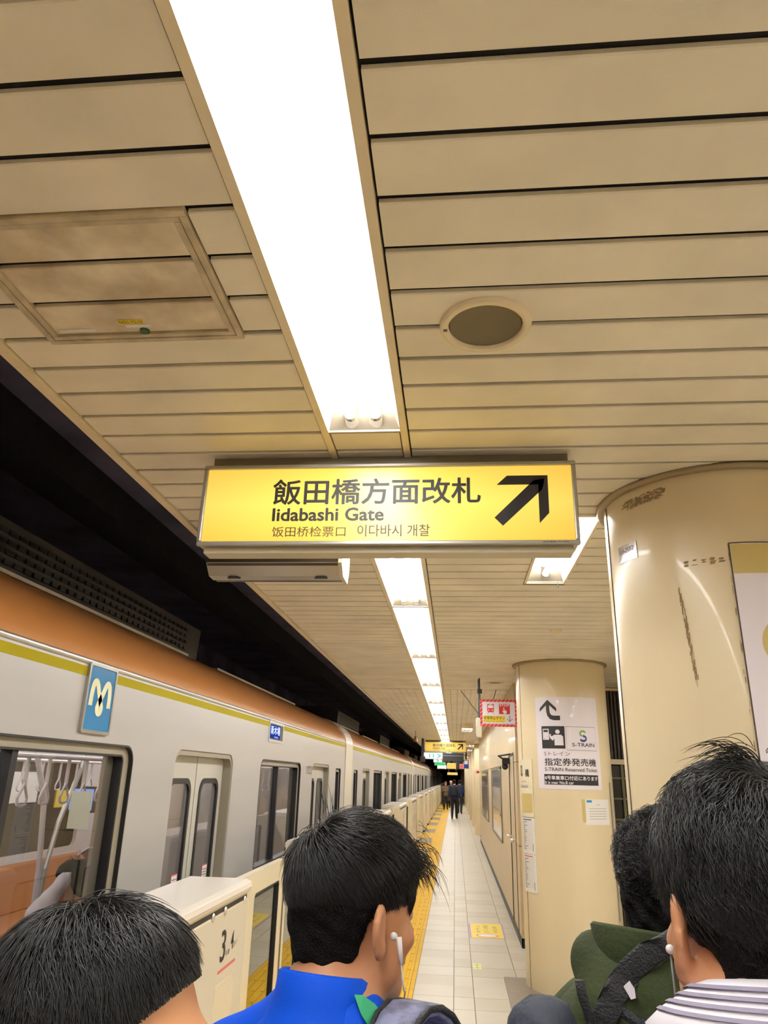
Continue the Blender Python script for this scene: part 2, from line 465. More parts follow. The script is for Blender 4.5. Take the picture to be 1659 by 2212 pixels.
d = obj('door_1', MB().box(WX+.004, WX+.03, 9.95, 10.34, .05, 2.1).box(WX+.004, WX+.03, 10.36, 10.75, .05, 2.1), m_stone, kind='structure')
obj('door_frame', MB().box(WX-.006, WX+.03, 9.92, 9.948, .0, 2.12).box(WX-.006, WX+.03, 10.752, 10.785, .0, 2.12).box(WX-.004, WX+.03, 9.92, 10.78, 2.1, 2.13), m_dark, d)
for y in (9.99, 10.71):
    obj('door_handle', MB().tube([(WX-.04, y-.01, 1.09), (WX+.01, y, 1.09)], .016, 10).ball((WX-.045, y-.01, 1.09), .026, 6), m_silver, d, smooth=True)
obj('door_closer', MB().box(WX-.10, WX, 10.62, 10.74, 2.0, 2.08).tube([(WX-.09, 10.7, 2.07), (WX-.16, 10.5, 2.1), (WX-.02, 10.3, 2.12)], .012, 6).ball((WX-.06, 10.72, 1.97), .045, 6), m_black, d)
# dark louvred wall to the right
dk = obj('wall_side', MB().box(1.5, 4.2, 9.93, 10.1, -.05, CE+.02), m_rib2, kind='structure')
rb = MB(); x = 1.52
while x < 3.0:
    rb.box(x, x+.022, 9.90, 9.93, 2.085, CE-.03); rb.box(x, x+.022, 9.90, 9.93, 0.05, 1.26); x += .045
obj('rib', rb, m_rib, dk, kind='stuff')
obj('rail', MB().box(1.5, 3.0, 9.86, 9.93, 2.015, 2.075), m_trim, dk, label='cream rail across the dark wall')
obj('rail', MB().box(1.5, 3.0, 9.87, 9.93, CE-.04, CE-.01), m_trim, dk)
obj('pane', MB().box(1.52, 3.0, 9.915, 9.93, 1.29, 2.0), m_darkglass, dk)
for z in (1.84, 1.60, 1.36): obj('rail', MB().box(1.5, 3.0, 9.88, 9.915, z, z+.022), m_olive, dk, label='thin olive rail')
obj('post', MB().box(2.07, 2.10, 9.87, 9.93, 1.27, 2.02), m_olive, dk)
# columns
COLS = {3.18: (1.12, 3.11, .443), 8.0: (1.113, 8.0, .462)}
CR = .462
def column(cy, detail=True):
    CX, cy, CR = COLS.get(cy, (1.113, cy, .462))
    mb = MB().lathe([(CR, 0.0), (CR, CE+.01)], (CX, cy, 0), n=72 if detail else 32)
    c = obj('column', mb, m_col, loc=(CX, cy, 0), smooth=True, kind='structure')
    obj('ceiling_ring', MB().lathe([(CR, CE-.018), (CR+.022, CE-.02), (CR+.034, CE-.008), (CR+.03, CE+.002), (CR, CE+.002)], (CX, cy, 0), n=72 if detail else 32), m_ring, c, smooth=True)
    if detail:
        for a in (-87.8, 92.2) if cy < 5 else (-70, 110):
            t = R(a); 
            obj('panel_joint', MB().tube([(CX+(CR+.001)*math.sin(t), cy-(CR+.001)*math.cos(t), 0), (CX+(CR+.001)*math.sin(t), cy-(CR+.001)*math.cos(t), CE-.02)], .0022, 6), m_stoned, c)
    return c
col_a = column(3.18); col_b = column(8.0)
for i in range(16): column(27.28+i*4.82, False)
obj('wall_right', MB().box(1.25, 1.5, 24.2, 130, 0, CE), m_col, kind='structure')
def cyl(cy, off=0.002):
    CX, cy, CR = COLS[cy]
    """(degrees, height) on a column -> world"""
    return lambda a, z: (CX+(CR+off)*math.sin(R(a)), cy-(CR+off)*math.cos(R(a)), z)
DEG = 1/math.radians(1)/CR      # degrees per metre on the column
def wrap_sheet(name, cy, a0, a1, z0, z1, m, parent, t=0.003, off=0.0, n=24, **kw):
    CX, cy, CR = COLS[cy]; mb = MB(); r0, r1 = CR+off, CR+off+t
    vs = []; fs = []
    for i in range(n+1):
        a = R(a0+(a1-a0)*i/n)
        for r in (r0, r1):
            for z in (z0, z1): vs.append((CX+r*math.sin(a), cy-r*math.cos(a), z))
    for i in range(n):
        A = i*4; B = A+4
        fs += [(A+2, B+2, B+3, A+3), (A, A+1, B+1, B), (A, B, B+2, A+2), (A+1, A+3, B+3, B+1)]
    fs += [(0, 2, 3, 1), (n*4, n*4+1, n*4+3, n*4+2)]
    mb.add(vs, fs)
    return obj(name, mb, m, parent, **kw)
# tape scars on the near column
def scar(pts, w, parent, cy, flat=False):
    pl = cyl(cy, .0012); polys = []
    for (a, z) in pts:
        for k in range(5):
            da = random.uniform(-1, 1)*w; dz = random.uniform(-.02, .02)*(.5 if flat else 1); sa = random.uniform(.15, .7)*w; sz = random.uniform(.006, .02)
            if flat: sa, sz = random.uniform(.6, 1.8), random.uniform(.0012, .005)
            if random.random() < .25: continue
            polys.append([(a+da-sa, z+dz-sz), (a+da+sa*.7, z+dz-sz*.8), (a+da+sa, z+dz+sz), (a+da-sa*.6, z+dz+sz*.9)])
    poly2('tape_scar', polys, pl, m_stain, parent)
CUT[:] = []
scar([(-37.6+.20*i, 2.48-.021*i) for i in range(17)], .6, col_a, 3.18)
scar([(-66+1.5*i, 2.893+.0006*i) for i in range(18)], 1.1, col_a, 3.18, True)
scar([(-62+1.5*i, 2.875+.0006*i) for i in range(14)], 1.0, col_a, 3.18, True)
scar([(-33+4*i, 2.587) for i in range(5)], .2, col_a, 3.18, True)
for i in range(0, 15, 2): scar([(-13.6-.06*i, 2.60-.055*i)], .3, col_a, 3.18)

# ================================================================== LAMPS
def lamp_mesh(x0, x1, L):
    """recessed trough running from y=0 back to y=-L, bottom at CE"""
    z0, z1 = CE+.002, CE+.095; s = .045
    tr = MB()
    tr.quad((x0, 0, z0), (x0, -L, z0), (x0+s, -L, z1), (x0+s, 0, z1))
    tr.quad((x1, 0, z0), (x1, -L, z0), (x1-s, -L, z1), (x1-s, 0, z1))
    tr.quad((x0+s, 0, z1), (x1-s, 0, z1), (x1-s, -L, z1), (x0+s, -L, z1))
    return tr
def lamp(x0, x1, yend, L, tubes, label, group, dz=0):
    CE = 2.962+dz
    t = thing('ceiling_lamp', label, 'lamp', (((x0+x1)/2), yend, CE), group)
    mb = lamp_mesh(x0, x1, L); mb.v = [(x, y+yend, z+dz) for x, y, z in mb.v]
    obj('reflector', mb, m_refl, t)
    for s_, ye in ((1, yend), (-1, yend-L)):
        d = -s_*.115; e = MB()
        W = x1-x0; zt = CE+.085
        # sloping end plate with two U-shaped notches
        N = 28; lo = []; hi = []
        for i in range(N+1):
            u = i/N; top = 1.0
            for c in tubes:
                q = (u*W-c)/.030
                if abs(q) < 1: top = min(top, 0.38-0.30*math.sqrt(1-q*q)*1.0 if abs(q) < .98 else 1.0)
            edge = min(1, u*W/.045, (1-u)*W/.045); top = min(top, edge)
            lo.append((x0+u*W, ye, CE+.003)); hi.append((x0+u*W, ye+d*top, CE+.003+(zt-CE)*top))
        e.add(lo+hi, [(i, i+1, N+2+i, N+1+i) for i in range(N)])
        e.box(x0, x1, ye-.006, ye+.006, CE-.004, CE+.004); e.quad((x0, ye, CE), (x1, ye, CE), (x1, ye, CE+.095), (x0, ye, CE+.095))
        obj('end_plate', e, m_lampend, t)
    for c in tubes:
        xc = x0+c
        obj('fluorescent_tube', MB().tube([(xc, yend-L+.06, CE+.038), (xc, yend-.06, CE+.038)], .0165, 8), m_tube, t, smooth=True)
        obj('lamp_socket', MB().tube([(xc, yend-.064, CE+.038), (xc, yend-.044, CE+.038)], .021, 12), m_lampend, t)
    return t
W_ = (LX1-LX0-.05)
first = lamp(LX0+.025, LX1-.025, 2.324, 2.43, (.085, W_-.085), 'long twin-tube ceiling lamp in front of the large yellow sign, the nearest one', 'long ceiling lamps in a line')
second = lamp(LX0+.025, LX1-.025, 5.16, 2.43, (.085, W_-.085), 'long twin-tube ceiling lamp just behind the large yellow sign', 'long ceiling lamps in a line')
ordn = ['second', 'third', 'fourth', 'fifth', 'sixth', 'seventh', 'eighth', 'ninth', 'tenth', 'eleventh', 'twelfth', 'thirteenth', 'fourteenth', 'fifteenth', 'sixteenth', 'seventeenth', 'eighteenth', 'nineteenth', 'twentieth', 'twenty-first', 'twenty-second', 'twenty-third', 'twenty-fourth']
index_children()
for k in range(1, 22):
    copy_tree(second, (0, 2.45*k, 0), label='twin-tube ceiling lamp, %s beyond the large yellow sign in the long line' % ordn[k-1])
for k in range(1, 4):
    copy_tree(first, (0, -2.45*k, 0), label='twin-tube ceiling lamp over the platform, %s behind the nearest one' % ('first', 'second', 'third')[k-1])
def short_lamp(x0, x1, yend, L, label, dz=-.1):
    t = lamp(x0, x1, yend, L, ((x1-x0)*.5,), label, 'short single-tube ceiling lamps', dz)
    if dz: obj('lamp_housing', MB().box(x0-.016, x0-.014, yend-L, yend, CE+dz, CE).box(x1+.014, x1+.016, yend-L, yend, CE+dz, CE).box(x0-.016, x1+.016, yend+.012, yend+.014, CE+dz, CE).box(x0-.016, x1+.016, yend-L-.014, yend-L-.012, CE+dz, CE), m_trim, t)
    cz = CE+dz
    obj('lamp_frame', MB().box(x0-.014, x0, yend-L, yend, cz-.01, cz+.012).box(x1, x1+.014, yend-L, yend, cz-.01, cz+.012).box(x0-.014, x1+.014, yend, yend+.012, cz-.01, cz+.012).box(x0-.014, x1+.014, yend-L-.012, yend-L, cz-.01, cz+.012), m_trim, t)
    return t
sl = short_lamp(.451, .676, 4.452, 1.23, 'short single-tube lamp showing below the right end of the large yellow sign', 0)
obj('pull_cord', MB().tube([(.63, 4.37, CE+.02), (.63, 4.37, CE-.045)], .0018, 5).ball((.63, 4.37, CE-.05), .006, 5), m_dark, sl)
short_lamp(.165, .39, 18.2, 1.23, 'short ceiling lamp beside the red-bordered emergency sign')
short_lamp(.40, .63, 27.0, 1.23, 'short ceiling lamp above right end of the distant yellow sign')
short_lamp(.44, .66, 31.2, 1.23, 'short ceiling lamp past the distant yellow sign, nearer of two')
short_lamp(.44, .66, 40.6, 1.23, 'short ceiling lamp past the distant yellow sign, farther of two')
# out of view over the right side, put in for their bounce light
for i, y in enumerate((1.2, -2.4, -6.0)):
    short_lamp(2.75, 3.0, y, 1.23, 'short ceiling lamp out of view over right side of platform, %s' % ('beside the near column', 'behind the viewer', 'far behind the viewer')[i])

for k in range(-4, 2):  # unseen second row, added to brighten the ceiling by bounce
    copy_tree(second, (3.25, 2.45*k, -.1), label='added unseen twin-tube lamp over the far side of the platform, %s' % ('beside the near column', 'past the near column', 'farthest back', 'far back', 'behind the viewer', 'just behind the viewer')[k])
# hatch
t = thing('ceiling_hatch', 'square access hatch with grimy double frame in ceiling over the train side', 'hatch', ((HX0+HX1)/2, (HY0+HY1)/2, CE))
def ring(x0, x1, y0, y1, wd, z0, z1): return MB().box(x0, x1, y0, y0+wd, z0, z1).box(x0, x1, y1-wd, y1, z0, z1).box(x0, x0+wd, y0+wd, y1-wd, z0, z1).box(x1-wd, x1, y0+wd, y1-wd, z0, z1)
obj('hatch_frame', ring(HX0-.026, HX1+.026, HY0-.02, HY1+.02, .017, CE-.009, CE+.012), m_hframe, t, bevel=.002)
obj('hatch_frame', ring(HX0-.007, HX1+.007, HY0-.001, HY1+.001, .016, CE-.007, CE+.012), m_hframe, t, bevel=.002)
for k in range(3):
    y0 = S0+(k+2)*SP+GAP/2+(.012 if k == 0 else 0); y1 = S0+(k+3)*SP-GAP/2-(.012 if k == 2 else 0)
    obj('hatch_panel', slat(HX0+.010, HX1-.010, y0+.008*(k == 0), y1), m_dirty, t)
obj('hatch_latch', MB().lathe([(0, -.006), (.012, -.006), (.014, 0)], (-.86, 1.665, CE), n=16), mat('latch_green', srgb(40, 84, 50), .4), t)
def ceilp(u, v): return (u, v, CE-.0015)
poly2('sticker', [rect(-.92, -.845, 1.630, 1.612)], ceilp, m_signyel, t, label='small yellow sticker')
poly2('sticker', [rect(-.905, -.83, 1.648, 1.634)], ceilp, m_paper, t, label='small white sticker under the yellow one')
poly2('sticker', [rect(-1.105, -1.0, 1.662, 1.648)], ceilp, m_paper, t, label='narrow white label')
text('sticker_lettering', 'NO1-Y2-13', (-.915, -.85, 1.627, 1.615), lambda u, v: (u, v, CE-.002), m_ink, t)
# speakers
def speaker(cx, cy, r, label):
    t = thing('ceiling_speaker', label, 'speaker', (cx, cy, CE), 'round ceiling speakers')
    obj('speaker_ring', MB().lathe([(r*.80, -.002), (r*.82, -.012), (r*.97, -.011), (r, -.004), (r, .01)], (cx, cy, CE), n=64), m_trim, t, smooth=True)
    obj('speaker_grille', MB().lathe([(0, -.004), (r*.78, -.004), (r*.81, .004)], (cx, cy, CE), n=64), m_spk, t)
    return t
s1 = speaker(.091, 1.690, .124, 'round ceiling speaker with grey grille right of the nearest lamp')
poly2('maker_label', [rect(-.023, -.012, 1.70, 1.688)], lambda u, v: (u, v, CE-.0125), m_inkg, s1)
speaker(.512, 9.5, .11, 'round ceiling speaker near the top of the second column')
# smoke detector past the sign
t = obj('smoke_detector', MB().lathe([(0, -.03), (.03, -.028), (.045, -.01), (.05, 0)], (.83, 6.0, CE), n=24), m_trim, smooth=True)
tag(t, 'small dark-stained detector on ceiling left of the near column', 'detector')
# ================================================================== LARGE YELLOW SIGN
def yellow_face(name, cx, cz, w, h, st):
    m = bpy.data.materials.new(name); m.use_nodes = True; nt = m.node_tree
    b = nt.nodes['Principled BSDF']; b.inputs['Base Color'].default_value = srgb(120, 90, 30); b.inputs['Roughness'].default_value = .3
    # translucent panel lit from inside by its lamp: slightly brighter along the middle
    tc = nt.nodes.new('ShaderNodeTexCoord'); sx = nt.nodes.new('ShaderNodeSeparateXYZ'); nt.links.new(tc.outputs['Generated'], sx.inputs[0])
    r1 = nt.nodes.new('ShaderNodeValToRGB'); e = r1.color_ramp.elements
    e[0].position = 0.0; e[0].color = (.62, .62, .62, 1); e[1].position = 1; e[1].color = (.58, .58, .58, 1)
    q = r1.color_ramp.elements.new(.5); q.color = (.86, .86, .86, 1)
    q = r1.color_ramp.elements.new(.1); q.color = (.68, .68, .68, 1); q = r1.color_ramp.elements.new(.82); q.color = (.68, .68, .68, 1)
    nt.links.new(sx.outputs[0], r1.inputs[0])
    r2 = nt.nodes.new('ShaderNodeValToRGB'); e = r2.color_ramp.elements
    e[0].position = 0; e[0].color = srgb(255, 200, 78); e[1].position = .5; e[1].color = srgb(255, 226, 104); q = r2.color_ramp.elements.new(1.0); q.color = srgb(255, 204, 84)
    nt.links.new(sx.outputs[2], r2.inputs[0])
    mx = nt.nodes.new('ShaderNodeMixRGB'); mx.blend_type = 'MULTIPLY'; mx.inputs[0].default_value = 1
    nt.links.new(r2.outputs[0], mx.inputs[1]); nt.links.new(r1.outputs[0], mx.inputs[2])
    nt.links.new(mx.outputs[0], b.inputs['Emission Color']); b.inputs['Emission Strength'].default_value = st
    return m
m_face = yellow_face('lit_yellow_panel', 0, 0, 1, 1, 1.0)
m_facef = yellow_face('lit_yellow_panel_far', 0, 0, 1, 1, .72)
def gate_sign(x0, x1, z0, z1, y, label, mface, near=True):
    t = thing('hanging_sign', label, 'sign', ((x0+x1)/2, y, z0), 'illuminated yellow gate signs' )
    W, Hh = x1-x0, z1-z0
    f = .016
    obj('light_panel', MB().box(x0+f, x1-f, y+.006, y+.01, z0+f, z1-f), mface, t)
    fr = MB()
    for a, b, c, d in ((x0, x1, z0, z0+f), (x0, x1, z1-f, z1), (x0, x0+f, z0+f, z1-f), (x1-f, x1, z0+f, z1-f)): fr.box(a, b, y-.004, y+.02, c, d)
    obj('sign_frame', fr, m_alu, t, bevel=.004)
    obj('sign_box', MB().box(x0+.004, x1-.004, y+.02, y+.115, z0+.004, z1-.002).box(x0+.02, x1-.02, y+.03, y+.105, z0-.022, z0+.004), m_signbox, t, bevel=.003)
    obj('mount', MB().box(x0+.06, x1-.12, y+.03, y+.10, z1-.004, z1+.022).box(x0+.02, x1-.02, y+.04, y+.095, z1+.02, CE+.004), m_bracket, t)
    P = lambda u, v: (x0+u, y+.005, z0+v)
    sx, sz = W/1.413, Hh/.328
    def B(a, b, c, d): return ((a+.953)*sx, (b+.953)*sx, (c-2.591)*sz, (d-2.591)*sz)
    text('lettering', '飯田橋方面改札', B(-.677, .110, 2.753, 2.859), P, m_ink, t, .017)
    text('lettering', 'Iidabashi Gate', B(-.672, -.249, 2.687, 2.741), P, m_ink, t, .024)
    text('lettering', '饭田桥检票口', B(-.668, -.39, 2.625, 2.666), P, m_inkb, t, .003)
    text('lettering', '이다바시 개찰', B(-.346, -.078, 2.625, 2.672), P, m_inkb, t, .006)
    A = [[(.188, 2.664), (.158, 2.696), (.305, 2.843), (.345, 2.850), (.337, 2.808)], [(.169, 2.826), (.208, 2.863), (.357, 2.863), (.321, 2.826)], [(.357, 2.863), (.356, 2.713), (.320, 2.673), (.321, 2.826)]]
    poly2('arrow', [[((u+.953)*sx, (v-2.591)*sz) for u, v in p] for p in A], P, m_ink, t)
    if near: text('small_lettering', 'LEDを使用しています', B(.325, .418, 2.596, 2.603), lambda u, v: (x0+u, y-.0048, z0+v), m_ink, t)
    return t
m_inkb = mat('brown_ink', srgb(60, 40, 16), .5)
gate_sign(-.957, .450, 2.591, 2.915, 2.5, 'large illuminated yellow gate sign with black arrow, nearest, filling mid-frame', m_face)
gate_sign(-1.0, .36, 2.60, 2.91, 25.0, 'smaller distant yellow gate sign above the walkway beyond the lamps', m_facef, False)

# dark display housing under/behind the sign (train side)
t = thing('display_housing', 'long dark metal display housing hung behind left end of the large yellow sign', 'display', (-.86, 3.35, 2.70))
obj('housing', MB().prism([(3.29, CE), (3.27, 2.745), (3.33, 2.70), (3.46, 2.70), (3.50, 2.76), (3.50, CE)], -1.19, -.545, 'x'), m_hang, t, bevel=.004)
obj('housing_lip', MB().prism([(3.268, 2.748), (3.329, 2.696), (3.40, 2.694), (3.40, 2.70), (3.33, 2.702), (3.272, 2.75)], -1.19, -.545, 'x'), m_hangl, t)
obj('end_cap', MB().prism([(3.28, CE-.004), (3.262, 2.745), (3.325, 2.692), (3.465, 2.692), (3.51, 2.76), (3.51, CE-.004)], -.545, -.527, 'x'), m_signbox, t)
for x in (-1.07, -.64): obj('hinge', MB().tube([(x-.02, 3.33, 2.692), (x+.025, 3.33, 2.692)], .006, 8).box(x-.028, x+.032, 3.335, 3.35, 2.688, 2.694), m_dark, t)

# ================================================================== EMERGENCY STOP SIGN
sx0, sx1, sz0, sz1, sy = .303, .748, 2.392, 2.708, 9.1
t = thing('emergency_sign', 'red striped emergency stop button sign hanging in front of the stone wall', 'sign', ((sx0+sx1)/2, sy, sz0))
obj('sign_board', MB().box(sx0, sx1, sy, sy+.03, sz0, sz1).box(sx1, sx1+.03, sy+.02, sy+.05, sz0-.01, sz1-.02), m_white, t)
W, Hh = sx1-sx0, sz1-sz0
P1_ = lambda d: (lambda u, v: (sx0+u*W, sy-d, sz1-v*Hh))
rd = []; bw = .065; bh = .09
def rpoly(a): return [(u, v) for u, v in a]
poly2('red_border', [rpoly([(0, 0), (1, 0), (1, bh), (0, bh)]), rpoly([(0, 1-bh), (1, 1-bh), (1, 1), (0, 1)]), rpoly([(0, bh), (bw, bh), (bw, 1-bh), (0, 1-bh)]), rpoly([(1-bw, bh), (1, bh), (1, 1-bh), (1-bw, 1-bh)])], P1_(.001), m_red, t)
st = []
for k in range(10):
    u = .015+k*.105; st.append([(u, bh), (u+.012, bh), (u+.067, 0), (u+.055, 0)]); st.append([(u, 1), (u+.012, 1), (u+.067, 1-bh), (u+.055, 1-bh)])
for k in range(6):
    v = .14+k*.15; st.append([(0, v+.09), (0, v+.07), (bw, v-.02), (bw, v)]); st.append([(1-bw, v+.09), (1-bw, v+.07), (1, v-.02), (1, v)])
poly2('stripe', [p for p in st if max(u for u, v in p) <= 1.001], P1_(.002), m_white, t)
tr = [[(.20, .17), (.37, .17), (.375, .20), (.375, .43), (.35, .475), (.22, .475), (.195, .43), (.195, .20)]]
poly2('train_pictogram', tr+thick([(.24, .475), (.195, .545)], .012)+thick([(.33, .475), (.375, .545)], .012), P1_(.002), m_red, t)
poly2('train_pictogram', [[(.215, .215), (.355, .215), (.355, .325), (.215, .325)], [(.25, .178), (.32, .178), (.32, .20), (.25, .20)], disc(.235, .40, .018, 12, .027), disc(.335, .40, .018, 12, .027)], P1_(.003), m_white, t, label='white windows and lights of the train pictogram')
poly2('stop_box', [rect(.51, .80, .155, .535)], P1_(.002), m_red, t)
text('lettering', 'STOP', (.525, .785, .255, .165), P1_(.003), m_white, t, .03)
poly2('hand_pictogram', [disc(.64, .31, .014, 12, .02), [(.628, .32), (.652, .32), (.655, .40), (.70, .40), (.715, .42), (.715, .47), (.70, .525), (.64, .525), (.60, .43), (.61, .41), (.63, .43)]], P1_(.003), m_white, t)
poly2('yellow_strip', [rect(.085, .67, .60, .84)], P1_(.002), m_signyel, t)
text('lettering', '非常停止ボタン', (.095, .66, .745, .62), P1_(.003), m_ink, t, .01)
text('lettering', 'Emergency Train Stop Button', (.105, .65, .825, .785), P1_(.003), m_inkb, t, .0)
poly2('arrow', thick([(.79, .60), (.79, .80)], .016)+thick([(.72, .71), (.79, .815), (.86, .71)], .016), P1_(.003), m_ink, t)
text('lettering', '緊急に列車を止める場合はこのボタンを押して下さい', (.09, .92, .905, .875), P1_(.002), m_inkg, t, 0)
obj('hanger_pole', MB().tube([(.302, sy+.03, sz0+.1), (.302, sy+.03, CE)], .009, 8).box(.275, .33, sy, sy+.05, 2.78, 2.83), m_dark, t)
obj('hanger_rod', MB().tube([(.075, sy+.3, 2.84), (.30, sy+.04, 2.52)], .0045, 6).tube([(.52, sy+.35, 2.86), (.47, sy+.1, 2.71)], .0045, 6), m_dark, t)
t = thing('emergency_light', 'narrow cream light housing hanging at left edge of the red-bordered sign', 'lamp', (.30, 9.25, 2.26))
obj('housing', MB().box(.262, .325, 9.2, 9.29, 2.27, 2.5), m_gate, t, bevel=.008)
obj('cap', MB().box(.268, .319, 9.206, 9.284, 2.255, 2.27), m_lampend, t)
obj('side_light', MB().box(.256, .262, 9.205, 9.285, 2.29, 2.49), m_white, t)
obj('stem', MB().tube([(.293, 9.25, 2.5), (.293, 9.25, CE)], .008, 6), m_dark, t)

# ================================================================== POSTERS ON THE SECOND COLUMN
cy2 = 8.0
CUT[:] = [i/24 for i in range(1, 24)]
t = wrap_sheet('poster', cy2, -40.6, 39.6, 1.727, 2.588, m_white, None, label='white direction poster with curved up arrow and ticket machine pictogram on second column', cat='poster')
def PC(u, v, off=.0045):            # u, v in pixels of the poster (1156..1299, 1508..1706 of the photograph's poster, 0..1)
    return cyl(cy2, off)(-40.6+80.2*u, 2.588-.861*v)
pc = lambda off: (lambda u, v: PC(u, v, off))
# the poster's own layout, 0..1 across and down
shaft = [(.20+.0*0, .075), (.20, .22)]
ar = thick([(.205, .05), (.205, .155), (.215, .195), (.245, .225), (.29, .235), (.385, .235)], .052)
hd = [[(.205, .03), (.075, .125), (.075, .165), (.205, .075)], [(.205, .03), (.335, .125), (.335, .165), (.205, .075)]]
poly2('curved_arrow', ar+hd, pc(.0045), m_inkd if 'm_inkd' in globals() else m_ink, t)
def roundrect(u0, u1, v0, v1, r, ry, n=5):
    p = []
    for cu, cv, a in ((u1-r, v1-ry, 0), (u0+r, v1-ry, 90), (u0+r, v0+ry, 180), (u1-r, v0+ry, 270)):
        for k in range(n+1): p.append((cu+r*math.cos(R(a+90*k/n)), cv+ry*math.sin(R(a+90*k/n))))
    return p
def strips(u0, u1, v0, v1, n=8): return [rect(u0, u1, v0, v1)]
poly2('pictogram_square', strips(.09, .44, .325, .57, 6), pc(.0045), m_ink, t)
poly2('ticket_machine_pictogram', [rect(.11, .205, .355, .475)], pc(.0052), m_white, t)
poly2('ticket_machine_pictogram', [rect(.122, .192, .366, .392), rect(.13, .15, .458, .464), rect(.178, .186, .437, .443)], pc(.0058), m_ink, t, label='dark slots of the machine pictogram')
poly2('person_pictogram', [disc(.335, .387, .034, 16, .024), [(.285, .42), (.385, .42), (.415, .44), (.415, .535), (.285, .535)], [(.285, .42), (.285, .46), (.262, .485), (.235, .47), (.212, .445), (.212, .412), (.232, .412), (.236, .438), (.256, .45), (.268, .43)]], pc(.0052), m_white, t)
ln = thick([(.46, .33), (.94, .33), (.94, .585), (.46, .585), (.46, .33)], .004); poly2('logo_frame', ln, pc(.0045), m_inkg, t)
def arc(cu, cv, r, ry, a0, a1, n=14): return [(cu+r*math.cos(R(a0+(a1-a0)*i/n)), cv-ry*math.sin(R(a0+(a1-a0)*i/n))) for i in range(n+1)]
poly2('logo_s', thick(arc(.715, .402, .045, .026, 20, 250), .022), pc(.0048), m_green, t, label='green upper half of the S logo')
poly2('logo_s', thick(arc(.715, .455, .048, .027, 95, -160), .024), pc(.0048), m_blue, t, label='blue lower half of the S logo')
text('lettering', 'S-TRAIN', (.54, .90, .545, .505), pc(.0045), m_ink, t, .01)
text('lettering', 'Sトレイン', (.115, .50, .648, .602), pc(.0045), m_inkg, t, .0)
text('lettering', '指定券発売機', (.115, .91, .755, .672), pc(.0045), m_ink, t, .012)
text('lettering', 'S-TRAIN Reserved Ticket', (.115, .92, .812, .774), pc(.0045), m_ink, t, .005)
poly2('black_strip', strips(.10, .93, .845, .955, 14), pc(.0045), m_ink, t)
text('lettering', '8号車乗車口付近にあります', (.11, .92, .905, .86), pc(.0055), m_white, t, .02)
text('lettering', 'It is near No.8 car', (.11, .53, .948, .915), pc(.0055), m_white, t, .015)
# station name board, two timetables
t = wrap_sheet('station_name_board', cy2, -75, -49.4, 1.463, 1.995, m_gate, None, t=.012, label='cream station name board on the left flank of the second column', cat='sign')
pb = lambda off: (lambda u, v: cyl(cy2, .012+off)(-75+25.6*u, 1.995-.532*v))
poly2('tan_band', strips(.12, .93, .60, .93, 6), pb(.001), m_gold, t)
text('lettering', '飯\n田\n橋', (.05, .28, .30, .10), pb(.001), m_ink, t, .01)
text('lettering', '橋', (.50, .80, .31, .17), pb(.001), m_ink, t, .02)
text('lettering', 'いいだばし', (.04, .62, .41, .37), pb(.001), m_inkg, t)
text('lettering', 'Iidabashi', (.04, .66, .50, .44), pb(.001), m_inkg, t)
for z0, z1, mm, lb in ((1.135, 1.452, m_blue, 'white timetable sheet with dark blue header below station name board'), (.802, 1.128, m_lred, 'white timetable sheet with red header, lower of the two on the second column')):
    t = wrap_sheet('timetable', cy2, -75, -49.6, z0, z1, m_paper, None, t=.006, label=lb, cat='timetable')
    pt = lambda off: (lambda u, v: cyl(cy2, .006+off)(-75+25.4*u, z1-(z1-z0)*v))
    poly2('header', strips(.08, .80, .035, .062, 5), pt(.001), mm, t)
    rows = []
    for k in range(18):
        v = .10+k*.045; rows += [rect(.06, .92, v, v+.003)]
        random.seed(k); rows += [rect(.1, .1+random.uniform(.1, .4), v+.012, v+.026)]
    rows += [rect(.84, .87, .72, .93)]
    poly2('row_line', rows, pt(.001), m_inkg, t)
# worn notice on the right
t = wrap_sheet('notice', cy2, 13.0, 50.0, 1.418, 1.642, m_paper, None, t=.002, label='small worn paper notice with blue mark at right of the second column', cat='notice')
pn = lambda off: (lambda u, v: cyl(cy2, .002+off)(13+37*u, 1.642-.224*v))
poly2('blue_mark', [rect(.08, .26, .03, .12)], pn(.001), m_cyan, t)
poly2('text_line', [rect(.45, .55, .2, .215)]+[rect(.15, .85, .36+k*.1, .372+k*.1) for k in range(5)], pn(.001), m_inkg, t)
poly2('tape', strips(-.08, .03, .0, .9, 1), pn(.0005), m_gold, t)
obj('edge_strip', MB().tube([cyl(cy2, .008)(57, 1.80), cyl(cy2, .008)(57, .60)], .006, 6), m_alu, col_b)
CUT[:] = [-9.6+3*i for i in range(28)]+[i/6 for i in range(1, 6)]
# near column: reflective plate and large poster
t = wrap_sheet('number_plate', 3.18, -74.4, -59.2, 2.656, 2.726, mat('mirror_plate', srgb(200, 196, 200), .12, metal=.9), None, label='small shiny metal number plate high on the near column', cat='sign')
pl = lambda off: (lambda u, v: cyl(3.18, .005+off)(-74.4+15.2*u, 2.726-.070*v))
text('lettering', '11-500', (.12, .88, .5, .2), pl(.001), m_inkg, t)
t = wrap_sheet('name_board', 3.18, -12.9, 70, 1.0, 2.645, m_white, None, t=.006, n=40, label='tall white board with tan top band wrapped on the near column', cat='sign')
pw = lambda off: (lambda u, v: cyl(3.18, .006+off)(u, v))
poly2('tan_band', [[(-12.6+4*i, 2.53), (-12.6+4*(i+1), 2.53), (-12.6+4*(i+1), 2.642), (-12.6+4*i, 2.642)] for i in range(20)], pw(.001), m_gold, t)
poly2('tan_disc', [disc(7.5, 2.274, 12.5, 32, .098)], pw(.001), m_gold, t)
